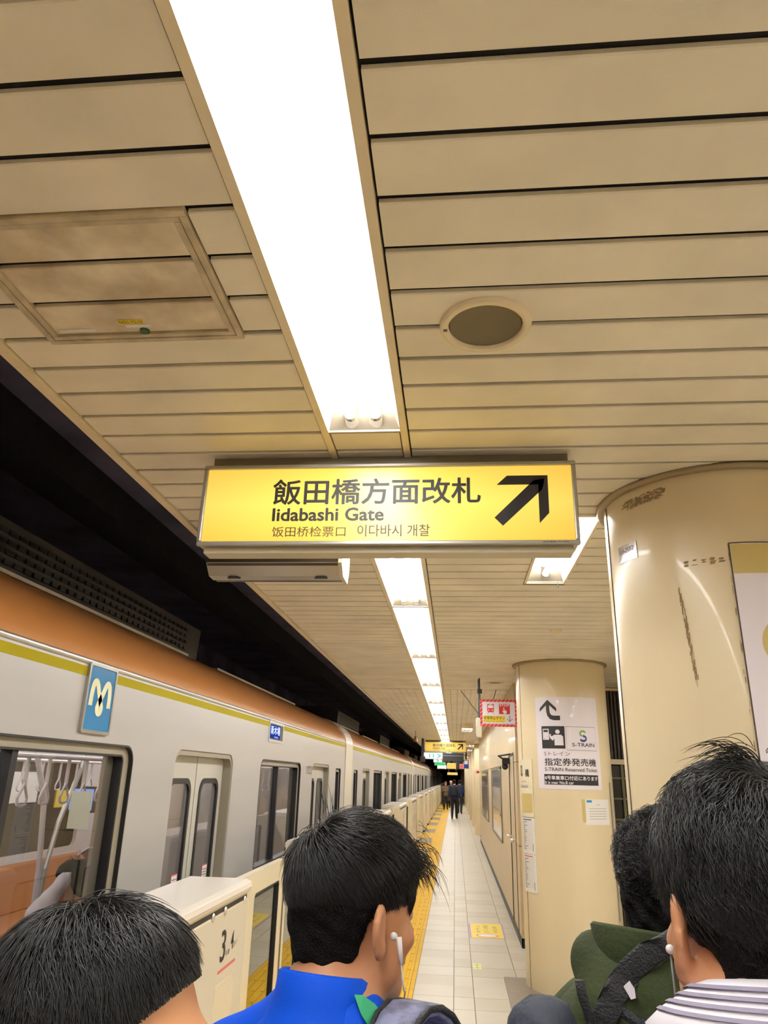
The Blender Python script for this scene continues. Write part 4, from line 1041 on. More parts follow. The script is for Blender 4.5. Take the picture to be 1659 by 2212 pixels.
# ================================================================== PEOPLE: signed distance bodies -> one surface each
def smin(a, b, k):
    h = np.clip(.5+.5*(b-a)/k, 0, 1); return b*(1-h)+a*h-k*h*(1-h)
def smax(a, b, k): return -smin(-a, -b, k)
def d_ell(p, c, r):
    q = (p-np.array(c, np.float32))/np.array(r, np.float32); k0 = np.sqrt((q*q).sum(-1))+1e-6
    q2 = (p-np.array(c, np.float32))/(np.array(r, np.float32)**2); k1 = np.sqrt((q2*q2).sum(-1))+1e-6
    return k0*(k0-1)/k1
def d_cap(p, a, b, ra, rb):
    a = np.array(a, np.float32); b = np.array(b, np.float32); ab = b-a
    t = np.clip(((p-a)@ab)/max(float(ab@ab), 1e-9), 0, 1)
    return np.sqrt(((p-a-t[..., None]*ab)**2).sum(-1))-(ra+(rb-ra)*t)
def surface(fn, xs, ys_, zs, chunk=40):
    """surface nets on a rectilinear grid"""
    nx, ny, nz = len(xs), len(ys_), len(zs)
    X, Y = np.meshgrid(xs, ys_, indexing='ij'); D = np.empty((nx, ny, nz), np.float32)
    for k0 in range(0, nz, chunk):
        zz = zs[k0:k0+chunk]
        P = np.empty((nx, ny, len(zz), 3), np.float32); P[..., 0] = X[..., None]; P[..., 1] = Y[..., None]; P[..., 2] = zz
        D[:, :, k0:k0+chunk] = fn(P)
    s = D < 0
    cnt = np.zeros((nx-1, ny-1, nz-1), np.int8)
    for i in (0, 1):
        for j in (0, 1):
            for k in (0, 1): cnt += s[i:nx-1+i, j:ny-1+j, k:nz-1+k]
    act = (cnt > 0) & (cnt < 8); idx = -np.ones(act.shape, np.int64); ii = np.argwhere(act); idx[act] = np.arange(len(ii))
    acc = np.zeros((len(ii), 3)); n = np.zeros(len(ii))
    G = [xs, ys_, zs]
    def corner(o): return D[ii[:, 0]+o[0], ii[:, 1]+o[1], ii[:, 2]+o[2]]
    for ax in range(3):
        o1, o2 = [a for a in range(3) if a != ax]
        for p in (0, 1):
            for q in (0, 1):
                A = [0, 0, 0]; A[o1] = p; A[o2] = q; B = list(A); B[ax] = 1
                da, db = corner(A), corner(B); m = (da < 0) != (db < 0)
                t = np.where(m, da/np.where(m, da-db, 1), 0)
                pos = np.zeros((len(ii), 3))
                for a in range(3):
                    ga = G[a][ii[:, a]+A[a]]; gb = G[a][ii[:, a]+B[a]]; pos[:, a] = ga+(gb-ga)*t
                acc += pos*m[:, None]; n += m
    V = acc/n[:, None]
    F = []
    for ax in range(3):
        o1, o2 = [(1, 2), (2, 0), (0, 1)][ax]
        sl = [slice(1, -1)]*3; sl[ax] = slice(0, -1); lo = s[tuple(sl)]
        sh = list(sl); sh[ax] = slice(1, None); hi = s[tuple(sh)]
        for flip, msk in ((False, lo & ~hi), (True, hi & ~lo)):
            e = np.argwhere(msk); 
            if not len(e): continue
            e = e+1; e[:, ax] -= 1
            def c(d1, d2):
                q = e.copy(); q[:, o1] -= d1; q[:, o2] -= d2; return idx[q[:, 0], q[:, 1], q[:, 2]]
            f = np.stack([c(1, 1), c(0, 1), c(0, 0), c(1, 0)], 1)
            if flip: f = f[:, ::-1]
            F.append(f)
    return V, np.concatenate(F)
def sdf_obj(name, fn, bounds, res, m, parent, origin, yaw, label=None, fine=None):
    """bounds ((x0,x1),(y0,y1),(z0,z1)) in the person's own frame (facing +y, feet at z=0)"""
    def ax(b, r): return np.arange(b[0], b[1]+r, r).astype(np.float32)
    xs, yy = ax(bounds[0], res[0]), ax(bounds[1], res[1])
    if fine:
        zs = np.concatenate([np.arange(bounds[2][0], fine[0], res[2]), np.arange(fine[0], bounds[2][1]+fine[1], fine[1])]).astype(np.float32)
    else: zs = ax(bounds[2], res[2])
    V, F = surface(fn, xs, yy, zs)
    c, s_ = math.cos(yaw), math.sin(yaw)      # yaw clockwise: +y turns towards +x
    W = np.stack([V[:, 0]*c+V[:, 1]*s_+origin[0], -V[:, 0]*s_+V[:, 1]*c+origin[1], V[:, 2]+origin[2]], 1)
    me = bpy.data.meshes.new(name); pl = WLOC[parent.name]; W = W-np.array(pl)
    me.vertices.add(len(W)); me.vertices.foreach_set('co', W.astype(np.float32).ravel())
    me.loops.add(len(F)*4); me.loops.foreach_set('vertex_index', F.astype(np.int32).ravel())
    me.polygons.add(len(F)); me.polygons.foreach_set('loop_start', np.arange(0, len(F)*4, 4, dtype=np.int32))
    me.polygons.foreach_set('use_smooth', [True]*len(F)); me.update(); me.validate()
    me.materials.append(m)
    o = bpy.data.objects.new(name, me); put(o, parent, pl)
    if label: o['label'] = label
    return o
class Frame:
    """rigid frame inside the person's own frame: yaw (clockwise), pitch (down positive)"""
    def __init__(s, c, yaw, pitch=0.0, roll=0.0):
        s.c = np.array(c, np.float32); s.set(yaw, pitch, roll)
    def set(s, yaw, pitch, roll):
        cy, sy = math.cos(yaw), math.sin(yaw); cp, sp = math.cos(pitch), math.sin(pitch); cr, sr = math.cos(roll), math.sin(roll)
        Rz = np.array([[cy, sy, 0], [-sy, cy, 0], [0, 0, 1]]); Rx = np.array([[1, 0, 0], [0, cp, sp], [0, -sp, cp]]); Ry = np.array([[cr, 0, sr], [0, 1, 0], [-sr, 0, cr]])
        s.M = (Rz@Rx@Ry).astype(np.float32)   # local -> person
    def to(s, p): return (p-s.c)@s.M
    def out(s, p): return np.asarray(p)@s.M.T+s.c
def head_sdf(p, ears=True):
    d = d_ell(p, (0, -.012, .045), (.074, .094, .082))
    d = smin(d, d_ell(p, (0, .022, -.012), (.064, .070, .078)), .03)
    d = smin(d, d_cap(p, (-.036, .03, -.062), (0, .068, -.092), .030, .022), .03)
    d = smin(d, d_cap(p, (.036, .03, -.062), (0, .068, -.092), .030, .022), .03)
    d = smin(d, d_cap(p, (-.030, .076, .030), (.030, .076, .030), .012, .012), .02)          # brow
    for s_ in (-1, 1):
        d = smax(d, -d_ell(p, (s_*.031, .102, .008), (.017, .016, .012)), .012)                 # eye socket
        d = smin(d, d_ell(p, (s_*.031, .082, .008), (.012, .010, .009)), .006)
        d = smin(d, d_ell(p, (s_*.045, .060, -.022), (.020, .020, .016)), .02)                  # cheek
    d = smin(d, d_cap(p, (0, .090, .018), (0, .112, -.022), .008, .012), .012)                  # nose
    d = smin(d, d_cap(p, (-.012, .098, -.026), (.012, .098, -.026), .008, .008), .008)
    d = smin(d, d_cap(p, (-.018, .087, -.050), (.018, .087, -.050), .008, .008), .008)          # lips
    d = smin(d, d_cap(p, (-.016, .086, -.062), (.016, .086, -.062), .008, .008), .007)
    if ears:
        for s_ in (-1, 1):
            q = p-np.array((s_*.077, -.010, -.004), np.float32)
            # tilt the ear outward at its rear edge
            a = s_*R(28); x = q[..., 0]*math.cos(a)+q[..., 1]*math.sin(a); y = -q[..., 0]*math.sin(a)+q[..., 1]*math.cos(a)
            q = np.stack([x-s_*.004, y+.010, q[..., 2]-.12*q[..., 1]], -1)
            e = d_ell(q, (0, 0, .004), (.0075, .021, .034)); e = smin(e, d_ell(q, (0, .006, -.026), (.007, .011, .014)), .008)
            e = smax(e, -d_ell(q, (s_*.010, .003, .006), (.0075, .013, .022)), .006)
            d = smin(d, e, .007)
    return d
m_skin = mat('skin', srgb(196, 140, 104), .45, noise=.12, nscale=14, spec=.4)
m_skin.node_tree.nodes['Principled BSDF'].inputs['Subsurface Weight'].default_value = .12
m_skin.node_tree.nodes['Principled BSDF'].inputs['Subsurface Radius'].default_value = (.02, .008, .004)
m_skin.node_tree.nodes['Principled BSDF'].inputs['Subsurface Scale'].default_value = .5
m_skin2 = m_skin
m_hair = mat('hair_black', srgb(16, 15, 16), .36, spec=.5)
m_scalp = mat('hair_base', srgb(15, 13, 13), .75, spec=.12, bump=.5, bscale=320)
m_eye = mat('eye_white', srgb(225, 220, 212), .2); m_iris = mat('eye_dark', srgb(30, 18, 12), .2)

def hand_prims(F, side, curl=.5, s=1.0):
    """F maps hand-local points to the person frame; wrist at origin, fingers towards -z, palm facing the thigh (x)"""
    pr = [('c', (0, 0, 0), (0, 0, -.045), .020, .026), ('c', (0, -.018, -.03), (0, -.022, -.078), .014, .014), ('c', (0, .018, -.03), (0, .022, -.078), .014, .014), ('c', (0, 0, -.04), (0, 0, -.08), .018, .014)]
    for i, (y, L) in enumerate(((.028, .066), (.0095, .076), (-.0095, .070), (-.027, .054))):
        b = (0, y, -.086); L1, L2, L3 = L*.45, L*.32, L*.26
        a = curl*.5; k1 = (-side*L1*math.sin(a), y*1.04, -.086-L1*math.cos(a)); a += curl*.7; k2 = (k1[0]-side*L2*math.sin(a), y*1.06, k1[2]-L2*math.cos(a)); a += curl*.5; k3 = (k2[0]-side*L3*math.sin(a), y*1.06, k2[2]-L3*math.cos(a))
        pr += [('c', b, k1, .0088, .0082), ('c', k1, k2, .0082, .0076), ('c', k2, k3, .0076, .0064)]
    pr += [('c', (0, .020, -.022), (-side*.012, .044, -.050), .013, .0105), ('c', (-side*.012, .044, -.050), (-side*.020, .050, -.078), .0100, .0080)]
    return [(k, F(a), F(b), ra*s, rb*s) for k, a, b, ra, rb in pr]
def person(name_label, cat, pos, st, body_yaw, head_yaw, head_pitch=.1, head_off=(0, .02), top=None, pants=None, shoes=None, hairfn=None, step=0.0, arms='down', near=True, hair=None, group=None, neck=.2, shd=0.0, seated=False, lean=0.0, width=1.0, skin=None, forearm_l=None, forearm_r=None, head_roll=0.0, hi_shirt=0):
    """pos = (x, y) of the feet; yaws clockwise from +y"""
    t = thing('person', name_label, 'person', (pos[0], pos[1], 0), group)
    k = st/1.75; skin = skin or m_skin
    hz = st-.125
    hipz = .93*k if not seated else .50
    drop = 0 if not seated else (.93*k-.50)
    hz -= drop
    shz = hz-neck; neckb = (0, -.03+lean*.0, shz+.05)
    hc = (head_off[0], head_off[1]+lean, hz)
    HF = Frame(hc, head_yaw-body_yaw, head_pitch, head_roll)
    W = .165*width
    J = {}
    for s_, n in ((-1, 'l'), (1, 'r')):
        J['sh'+n] = (s_*W, -.01+lean*.7, shz-shd); 
        sw = step*s_
        J['el'+n] = (s_*(W+.055), -.04-sw*.35+lean*.5, shz-.28*k)
        J['wr'+n] = (s_*(W+.05), .06-sw*.7+lean*.4, shz-.52*k)
        if arms == 'front': J['wr'+n] = (s_*.09, .24, shz-.33*k)
        if arms == 'phone': J['el'+n] = (s_*(W+.03), .02, shz-.27*k); J['wr'+n] = (s_*.07, .26, shz-.20*k)
        if arms == 'up' : J['el'+n] = (s_*(W+.12), .05, shz+.10*k); J['wr'+n] = (s_*.06, .02, shz+.27*k)
        if not seated:
            J['hp'+n] = (s_*.085, 0, hipz-.03); J['kn'+n] = (s_*.095, .03+sw*.55, .50*k+abs(sw)*.02); J['an'+n] = (s_*.095, -.02+sw*1.05-(.10 if sw < 0 else 0), .085*k+(.05 if sw < 0 else 0))
            J['to'+n] = (s_*.11, .13+sw*1.05-(.10 if sw < 0 else 0), .035+(.0 if sw < 0 else 0))
        else:
            J['hp'+n] = (s_*.085, 0, hipz); J['kn'+n] = (s_*.10, .42, .50); J['an'+n] = (s_*.10, .42, .09); J['to'+n] = (s_*.10, .57, .04)
    ch = (0, -.0+lean*.55, shz-.13-shd); wa = (0, .01+lean*.25, (shz+hipz)/2-.02)
    def hand_frame(n, s_):
        w_ = np.array(J['wr'+n]); e = np.array(J['el'+n]); d = (w_-e)/np.linalg.norm(w_-e); z = -d
        y = np.array((0, 1, 0)) - z*z[1] if abs(z[1]) < .9 else np.array((0, 0, 1))-z*z[2]; y = y/np.linalg.norm(y); x = np.cross(y, z)
        return lambda p: tuple(w_+x*p[0]+y*p[1]+z*p[2])
    hands = {}
    for s_, n in ((-1, 'l'), (1, 'r')): hands[n] = hand_prims(hand_frame(n, s_), s_, .55 if arms != 'phone' else .9)
    neck_top = HF.out((0, -.022, -.05)); 
    def bodyfn(p):
        z = p[..., 2]; d = np.full(p.shape[:-1], 9., np.float32)
        zmin, zmax = float(z.min()), float(z.max())
        if zmax > hz-.25:
            d = smin(head_sdf(HF.to(p)), d_cap(p, neck_top, neckb, .054*min(width, 1.05), .057), .028)
        torso = [('e', ch, (.150*width, .098, .17)), ('e', wa, (.135*width, .09, .20)), ('e', (0, 0, hipz+.02), (.155*width, .10, .12))]
        if zmin < shz+.12 and zmax > hipz-.3:
            for _, c, r in torso: d = smin(d, d_ell(p, c, r), .06)
            for n in 'lr':
                d = smin(d, d_cap(p, neckb, J['sh'+n], .048, .052), .05)
        for n in 'lr':
            d = smin(d, d_cap(p, J['sh'+n], J['el'+n], .048, .037), .02)
            d = smin(d, d_cap(p, J['el'+n], J['wr'+n], .038, .024), .012)
            zs_ = [q[i][2] for q in hands[n] for i in (1, 2)]
            if zmin < max(zs_)+.05 and zmax > min(zs_)-.05:
                for _, a, b, ra, rb in hands[n]: d = smin(d, d_cap(p, a, b, ra, rb), .004)
            if zmin < hipz+.1:
                d = smin(d, d_cap(p, J['hp'+n], J['kn'+n], .082, .055), .03); d = smin(d, d_cap(p, J['kn'+n], J['an'+n], .055, .037), .02)
                d = smin(d, d_cap(p, J['an'+n], J['to'+n], .038, .028), .02)
        return d
    xr = .34*max(width, 1)
    for n in 'lr': xr = max(xr, abs(J['el'+n][0])+.1)
    ylo = min(min(v[1] for v in J.values())-.16, hc[1]-.16); yhi = max(max(v[1] for v in J.values())+.16, hc[1]+.17)
    bnd = ((-xr, xr), (ylo, yhi), (-.01, hc[2]+.16))
    r = .0075 if near else .014
    O = (pos[0], pos[1], 0)
    sdf_obj('body', bodyfn, bnd, (r, r, .010 if near else .016), skin, t, O, body_yaw, fine=(hc[2]-.16, .0045 if near else .012))
    # eyes
    for s_ in (-1, 1):
        for rr_, mm, nm, dy in ((.0115, m_eye, 'eye', 0), (.0060, m_iris, 'iris', .0072)):
            if not near and nm == 'iris': continue
            c = HF.out((s_*.031, .0805+dy, .008)); cw, sw_ = math.cos(body_yaw), math.sin(body_yaw)
            wpos = (c[0]*cw+c[1]*sw_+O[0], -c[0]*sw_+c[1]*cw+O[1], c[2])
            obj(nm, MB().ball(wpos, rr_, 6 if near else 4), mm, t, smooth=True)
    # clothes: looser surfaces round the same skeleton
    ph = RNG.uniform(0, 6, 6)
    def folds(p, a):
        return a*(np.sin(p[..., 2]*38+p[..., 0]*22+ph[0])*np.sin(p[..., 0]*31+p[..., 1]*17+ph[1])+.6*np.sin(p[..., 2]*71-p[..., 1]*43+ph[2]))
    def topfn(p):
        g = .014; f = top.get('fold', .003)
        d = d_ell(p, ch, (.165*width+g, .108+g, .19)); d = smin(d, d_ell(p, wa, (.150*width+g, .098+g, .22)), .06)
        d = smin(d, d_ell(p, (0, 0, hipz+.0), (.165*width+g, .108+g, .14)), .05)
        for n in 'lr':
            d = smin(d, d_cap(p, (neckb[0], neckb[1], neckb[2]-.008), J['sh'+n], .064, .064), .05)
            d = smin(d, d_cap(p, J['sh'+n], J['el'+n], .064, .052), .03); e = np.array(J['el'+n]); w_ = np.array(J['wr'+n])
            d = smin(d, d_cap(p, tuple(e), tuple(e+(w_-e)*.93), .052, .038), .02)
            c = w_+(w_-e)/np.linalg.norm(w_-e)*.03
            d = smax(d, -d_cap(p, tuple(w_), tuple(c), .03, .05), .004)
        d = smax(d, (hipz-.10)-p[..., 2], .01)
        d = smax(d, -d_cap(p, (neckb[0], neckb[1]+.004, neckb[2]+.01), (neck_top[0], neck_top[1], neck_top[2]), .040, .060), .008)
        for e_ in top.get('extra', []):
            d = smin(d, (d_ell(p, e_[1], e_[2]) if e_[0] == 'e' else d_cap(p, *e_[1:5])), e_[-1])
        return d+folds(p, f)
    tb = ((-xr-.05, xr+.05), (ylo-.03, yhi+.03), (hipz-.14, max(neckb[2]+.12, max(J['wr'+n][2] for n in 'lr')+.06)))
    tr_ = .0075 if near else .015
    to = sdf_obj(top.get('name', 'jacket'), topfn, tb, (tr_, tr_, tr_), top['m'], t, O, body_yaw)
    def pantfn(p):
        d = d_ell(p, (0, 0, hipz-.0), (.165*width, .112, .13))
        for n in 'lr':
            d = smin(d, d_cap(p, J['hp'+n], J['kn'+n], .094, .072), .03); a = np.array(J['an'+n])
            d = smin(d, d_cap(p, J['kn'+n], J['an'+n], .072, .058), .02); d = smax(d, .055-p[..., 2], .005) if not seated else d
        return smax(d, p[..., 2]-(hipz+.10), .01)+folds(p, .003)
    pb_ = ((-.24*width-.02, .24*width+.02), (ylo, yhi), (.0, hipz+.13)); pr_ = .012 if near else .016
    sdf_obj('trousers', pantfn, pb_, (pr_, pr_, pr_), pants, t, O, body_yaw)
    for n in 'lr':
        a, b = J['an'+n], J['to'+n]
        def shoefn(p, a=a, b=b):
            d = smin(d_cap(p, (a[0], a[1], a[2]-.02), b, .045, .040), d_ell(p, (a[0], a[1]-.02, a[2]-.04), (.042, .05, .05)), .03)
            return smax(d, (min(a[2], .085)-.085)-p[..., 2]+.0, .004)
        sdf_obj('shoe', shoefn, ((a[0]-.09, a[0]+.09), (min(a[1], b[1])-.12, max(a[1], b[1])+.10), (-.01, a[2]+.06)), (.012, .012, .008), shoes, t, O, body_yaw)
    # hair
    cw, sw_ = math.cos(body_yaw), math.sin(body_yaw)
    def world(pl_):
        q = HF.out(pl_); return np.stack([q[:, 0]*cw+q[:, 1]*sw_+O[0], -q[:, 0]*sw_+q[:, 1]*cw+O[1], q[:, 2]], 1)
    def hairline(p):
        y = p[..., 1]; x = np.abs(p[..., 0])
        zl = np.interp(y, (-.12, -.07, -.045, -.03, -.018, .0, .012, .03, .05, .075, .10), hair.get('line', (-.075, -.078, -.062, -.035, .028, .030, -.005, .012, .045, .070, .078)))
        return zl
    th = hair.get('th', .012)
    def capfn(p):
        q = HF.to(p); z = q[..., 2]
        t_ = th*np.clip((z+.02)/.06, .25, 1)
        d = d_ell(q, (0, -.012, .045), (.074, .094, .082)); d = smin(d, d_ell(q, (0, -.035, -.015), (.062, .066, .07)), .03)
        for e_ in hair.get('lumps', []): d = smin(d, d_ell(q, e_[0], e_[1])+t_, .02)
        n_ = hair.get('rough', .003)*(np.sin(q[..., 0]*90+q[..., 1]*60)*np.sin(q[..., 1]*110-q[..., 2]*70)+.5*np.sin(q[..., 0]*210+q[..., 2]*190))
        d = d-t_+n_
        return smax(d, hairline(q)-z, .004)
    hb_ = ((hc[0]-.15, hc[0]+.15), (hc[1]-.15, hc[1]+.15), (hc[2]-.13, hc[2]+.16)); hr = .005 if near else .012
    ho = sdf_obj('hair', capfn, hb_, (hr, hr, hr), hair.get('cm', m_scalp), t, O, body_yaw)
    if near and hair.get('n', 0):
        strands(ho, hair, world, hairline, th)
    return t, world, HF, J, neckb
def strands(parent, hair, world, hairline, th):
    """hair strands combed over the skull from a crown, as curves"""
    n = hair['n']; rng = np.random.default_rng(hair.get('seed', 3)); K = 9
    C0 = np.array((0, -.012, .045)); E = np.array((.074, .094, .082))
    d = rng.normal(size=(n*3, 3)); d /= np.linalg.norm(d, axis=1)[:, None]
    p = C0+d*E
    keep = p[:, 2] > hairline(p)+.004
    # lower back of the skull hugs the nape
    p = p[keep][:n]; d = (p-C0)/E; n = len(p)
    crown = np.array(hair.get('crown', (.012, -.055, .118)))
    nrm = (p-C0)/E**2; nrm /= np.linalg.norm(nrm, axis=1)[:, None]
    dirv = p-crown; dist = np.linalg.norm(dirv, axis=1); dirv = dirv/(dist[:, None]+1e-5)
    sw = np.cross(nrm, dirv)
    flow = dirv+hair.get('swirl', .35)*sw+np.array(hair.get('comb', (0, .15, -.25)))
    clump = rng.normal(size=(60, 3))*hair.get('clump', .35)
    ctr = rng.normal(size=(60, 3)); ctr /= np.linalg.norm(ctr, axis=1)[:, None]
    ci = np.argmax(d@ctr.T, 1); flow = flow+clump[ci]+rng.normal(size=(n, 3))*hair.get('jit', .16)
    L = hair['len'](p)*rng.uniform(.65, 1.1, n)
    pts = np.empty((n, K, 3)); pts[:, 0] = p; cur = p.copy(); f = flow
    lift = hair.get('lift', .5)*np.ones(n); lay_ = rng.uniform(.25, 1.25, n)
    curl = hair.get('curl', 0.0); phs = ci*1.7+rng.normal(size=n)*.5
    for k in range(1, K):
        nr = (cur-C0)/E**2; nr /= np.linalg.norm(nr, axis=1)[:, None]
        tg = f-nr*(f*nr).sum(1)[:, None]; tg /= np.linalg.norm(tg, axis=1)[:, None]+1e-6
        up_ = lift*max(0, 1-k/4.0)
        stepv = tg+nr*up_[:, None]
        if curl: 
            sd = np.cross(nr, tg); stepv = stepv+curl*(np.sin(phs+k*1.5)[:, None]*sd+np.cos(phs+k*1.5)[:, None]*nr*.8)
        stepv /= np.linalg.norm(stepv, axis=1)[:, None]
        cur = cur+stepv*(L/(K-1))[:, None]
        # stay outside the skull by a growing margin
        q = (cur-C0)/E; rad = np.linalg.norm(q, axis=1); mn = 1+.03+hair.get('off', .10)*(1-np.exp(-k*.6))*np.clip(L/.05, .12, 1.4)*np.clip(.5+q[:, 2]*.7, .25, 1.2)*lay_
        m = rad < mn; cur[m] = C0+(q[m]/rad[m, None]*mn[m, None])*E
        if hair.get('clip'):
            bad = (cur[:, 1] > .035) & (cur[:, 2] < np.interp(cur[:, 1], (.035, .055, .08, .12), (.01, .062, .082, .095))); cur[bad] = pts[bad, k-1]
        f = f+np.array((0, 0, -1))*hair.get('grav', .12)
        pts[:, k] = cur
    W = world(pts.reshape(-1, 3).astype(np.float32)).reshape(n, K, 3)
    if 'extra' in hair:
        ex = np.array([[hair_pt for hair_pt in e] for e in hair['extra']]); ex = world(ex.reshape(-1, 3).astype(np.float32)).reshape(len(ex), K, 3)
        W = np.concatenate([W, ex]); n = len(W)
    pl = np.array(WLOC[parent.name]); W = W-pl
    hc_ = bpy.data.hair_curves.new('hair_strands'); hc_.add_curves([K]*n)
    hc_.position_data.foreach_set('vector', W.astype(np.float32).ravel())
    rad = np.tile(np.array([1, 1, 1, .95, .9, .8, .65, .45, .15])*hair.get('r', .00045), n)
    a = hc_.attributes.get('radius') or hc_.attributes.new('radius', 'FLOAT', 'POINT')
    a.data.foreach_set('value', rad.astype(np.float32))
    hc_.materials.append(hair.get('m', m_hair))
    o = bpy.data.objects.new('hair_strands', hc_); put(o, parent, tuple(pl)); o['kind'] = 'stuff'
    return o
S.cycles_curves.shape = 'RIBBONS' if hasattr(S, 'cycles_curves') else None

m_jersey = mat('blue_jersey', srgb(0, 72, 200), .7, bump=.12, bscale=500, spec=.2)
m_dpants = mat('dark_trousers', srgb(30, 30, 36), .85)
m_shoe = mat('dark_shoe', srgb(24, 22, 22), .5)
m_greenj = mat('green_jacket', srgb(54, 62, 36), .8, noise=.35, nscale=9, bump=.2, bscale=120, spec=.2)
m_blackj = mat('black_shirt', srgb(28, 28, 30), .85)
m_navy = mat('navy_jacket', srgb(22, 34, 74), .8); m_browncoat = mat('brown_coat', srgb(104, 88, 66), .85)
m_greyshirt = mat('grey_white_shirt', srgb(206, 196, 198), .8, bump=.2, bscale=60)
m_collarw = mat('white_collar', srgb(226, 222, 232), .7)
m_greenp = mat('green_patch', srgb(40, 150, 104), .6)
m_camo = mat('camo_strap', srgb(72, 70, 84), .7, noise=.5, nscale=45, col2=srgb(128, 132, 164))
m_slate = mat('slate_bag', srgb(40, 46, 60), .75, bump=.3, bscale=90)
m_strapb = mat('black_strap', srgb(26, 28, 34), .6, bump=.4, bscale=300)
m_cable = mat('earphone_white', srgb(216, 212, 214), .4)

# young man in blue, seen from behind
def l2(p): return np.where(p[:, 2] > .055, .052+.05*np.clip((p[:, 1]+.02)/.1, 0, 1)+.012*np.clip((p[:, 2]-.09)/.03, 0, 1), .010+.035*np.clip((p[:, 2]-.02)/.035, 0, 1))
def stray(list_): return list_
def arcs(seed, n, base, d0, d1, L, K=9, spread=.012):
    rng = np.random.default_rng(seed); out = []
    for i in range(n):
        b = np.array(base)+rng.normal(size=3)*spread; a = np.array(d0)+rng.normal(size=3)*.18; c = np.array(d1)+rng.normal(size=3)*.18; l = L*rng.uniform(.6, 1.1)
        out.append([b+(a*t+(c-a)*t*t*.5)*l for t in np.linspace(0, 1, K)])
    return out
hairB = dict(n=26000, len=l2, th=.004, lift=.55, off=.20, swirl=.5, comb=(.05, .35, -.25), jit=.13, clump=.22, grav=.07, r=.00042, seed=5, crown=(-.012, -.062, .112),
             lumps=[((0, .04, .078), (.06, .058, .045))],
             extra=arcs(1, 14, (-.03, -.045, .14), (-.25, -.1, 1.1), (-.3, .1, .9), .045, spread=.010)+arcs(2, 260, (.03, .088, .088), (.3, .8, .0), (.2, .35, -1.3), .042, spread=.013)+arcs(9, 260, (-.0, .092, .092), (.1, .8, .1), (.1, .4, -1.1), .040, spread=.014)+arcs(12, 10, (.03, .1, .08), (.3, 1, -.2), (.2, .5, -1.6), .06, spread=.012))
pB, wB, HB, JB, nB = person('young man seen from behind in bright blue collared jersey with white earphone', 'person', (-.178, 1.22), 1.720, R(22), R(45), .06, (.01, .03), neck=.165, shd=.05,
    top=dict(m=m_jersey, name='jersey', fold=.0022), pants=m_dpants, shoes=m_shoe, hair=hairB)
def toworld(pos, yaw):
    c, s_ = math.cos(yaw), math.sin(yaw)
    return lambda p: (p[0]*c+p[1]*s_+pos[0], -p[0]*s_+p[1]*c+pos[1], p[2])
def collar(parent, TW, neckb, r0, r1, h, m, tilt=.02, label=None, name='collar', squash=.92, dy=0.0, n=40, z0=-.02, prof=None):
    mb = MB(); base = 0; prof = prof or [(r0, z0), (r0+.003, h*.5), (r1, h), (r1+.006, h+.002), (r1+.011, h*.97), (r0+.014, h*.45), (r0+.018, z0)]
    vs = []
    for i in range(n):
        a = 2*math.pi*i/n
        for rr_, zz in prof:
            vs.append(TW((neckb[0]+rr_*math.cos(a), neckb[1]+dy+rr_*squash*math.sin(a), neckb[2]+zz*(1-.25*max(0, math.sin(a)))-tilt*math.sin(a))))
    k = len(prof); fs = [(i*k+j, ((i+1) % n)*k+j, ((i+1) % n)*k+j+1, i*k+j+1) for i in range(n) for j in range(k-1)]
    mb.add(vs, fs)
    return obj(name, mb, m, parent, smooth=True, label=label)
TWB = toworld((-.178, 1.22), R(22))
collar(pB, TWB, nB, 0, 0, 0, m_jersey, label='stand collar of the jersey', tilt=.012, squash=1.0, prof=[(.066, -.03), (.060, .02), (.058, .048), (.061, .053), (.066, .050), (.071, .02), (.084, -.008), (.108, -.032), (.125, -.05), (.10, -.06)])
m_stripe = mat('collar_stripe', srgb(126, 120, 142), .7)
# ---- details of the young man
def draped(name, TW, pts, w, th, m, parent, label=None, cat=None, group=None, loc=None):
    """flat band following points (person frame), width along 'side' vectors"""
    mb = MB(); P = [np.array(TW(p)) for p, _ in pts]; Sd = []
    for (p, s_), q in zip(pts, P): Sd.append(np.array(TW(tuple(np.array(p)+np.array(s_)*.01)))-q)
    Sd = [v/np.linalg.norm(v) for v in Sd]; vs = []
    for i, (q, s_) in enumerate(zip(P, Sd)):
        t = P[min(i+1, len(P)-1)]-P[max(i-1, 0)]; t = t/np.linalg.norm(t); nrm = np.cross(t, s_); nrm /= np.linalg.norm(nrm)
        if nrm[2] < 0 and i < len(P)*.75: nrm = -nrm
        for a, b in ((-1, 0), (-.8, 1), (.8, 1), (1, 0), (.8, -.3), (-.8, -.3)): vs.append(tuple(q+s_*w/2*a+nrm*th*b))
    k = 6; fs = [(i*k+j, i*k+(j+1) % k, (i+1)*k+(j+1) % k, (i+1)*k+j) for i in range(len(P)-1) for j in range(k)]
    fs += [tuple(range(k)), tuple(range((len(P)-1)*k, len(P)*k))]
    mb.add(vs, fs)
    return tag(obj(name, mb, m, parent, smooth=True, label=label, loc=loc), None, cat, group)
def strap_pts(sx, nb, shz, front=.12, back=-.13, top=.075):
    pts = []
    for t in np.linspace(0, 1, 13):
        a = math.pi*t; y = back+(front-back)*(1-math.cos(a))/2; z = shz-.16+(.16+top)*math.sin(a)**.7 if 0 < t < 1 else shz-.16
        pts.append(((sx*(1+.25*(1-math.sin(a))), y, z), (1, 0, 0)))
    return pts
shB = JB['shr'][2]+.045
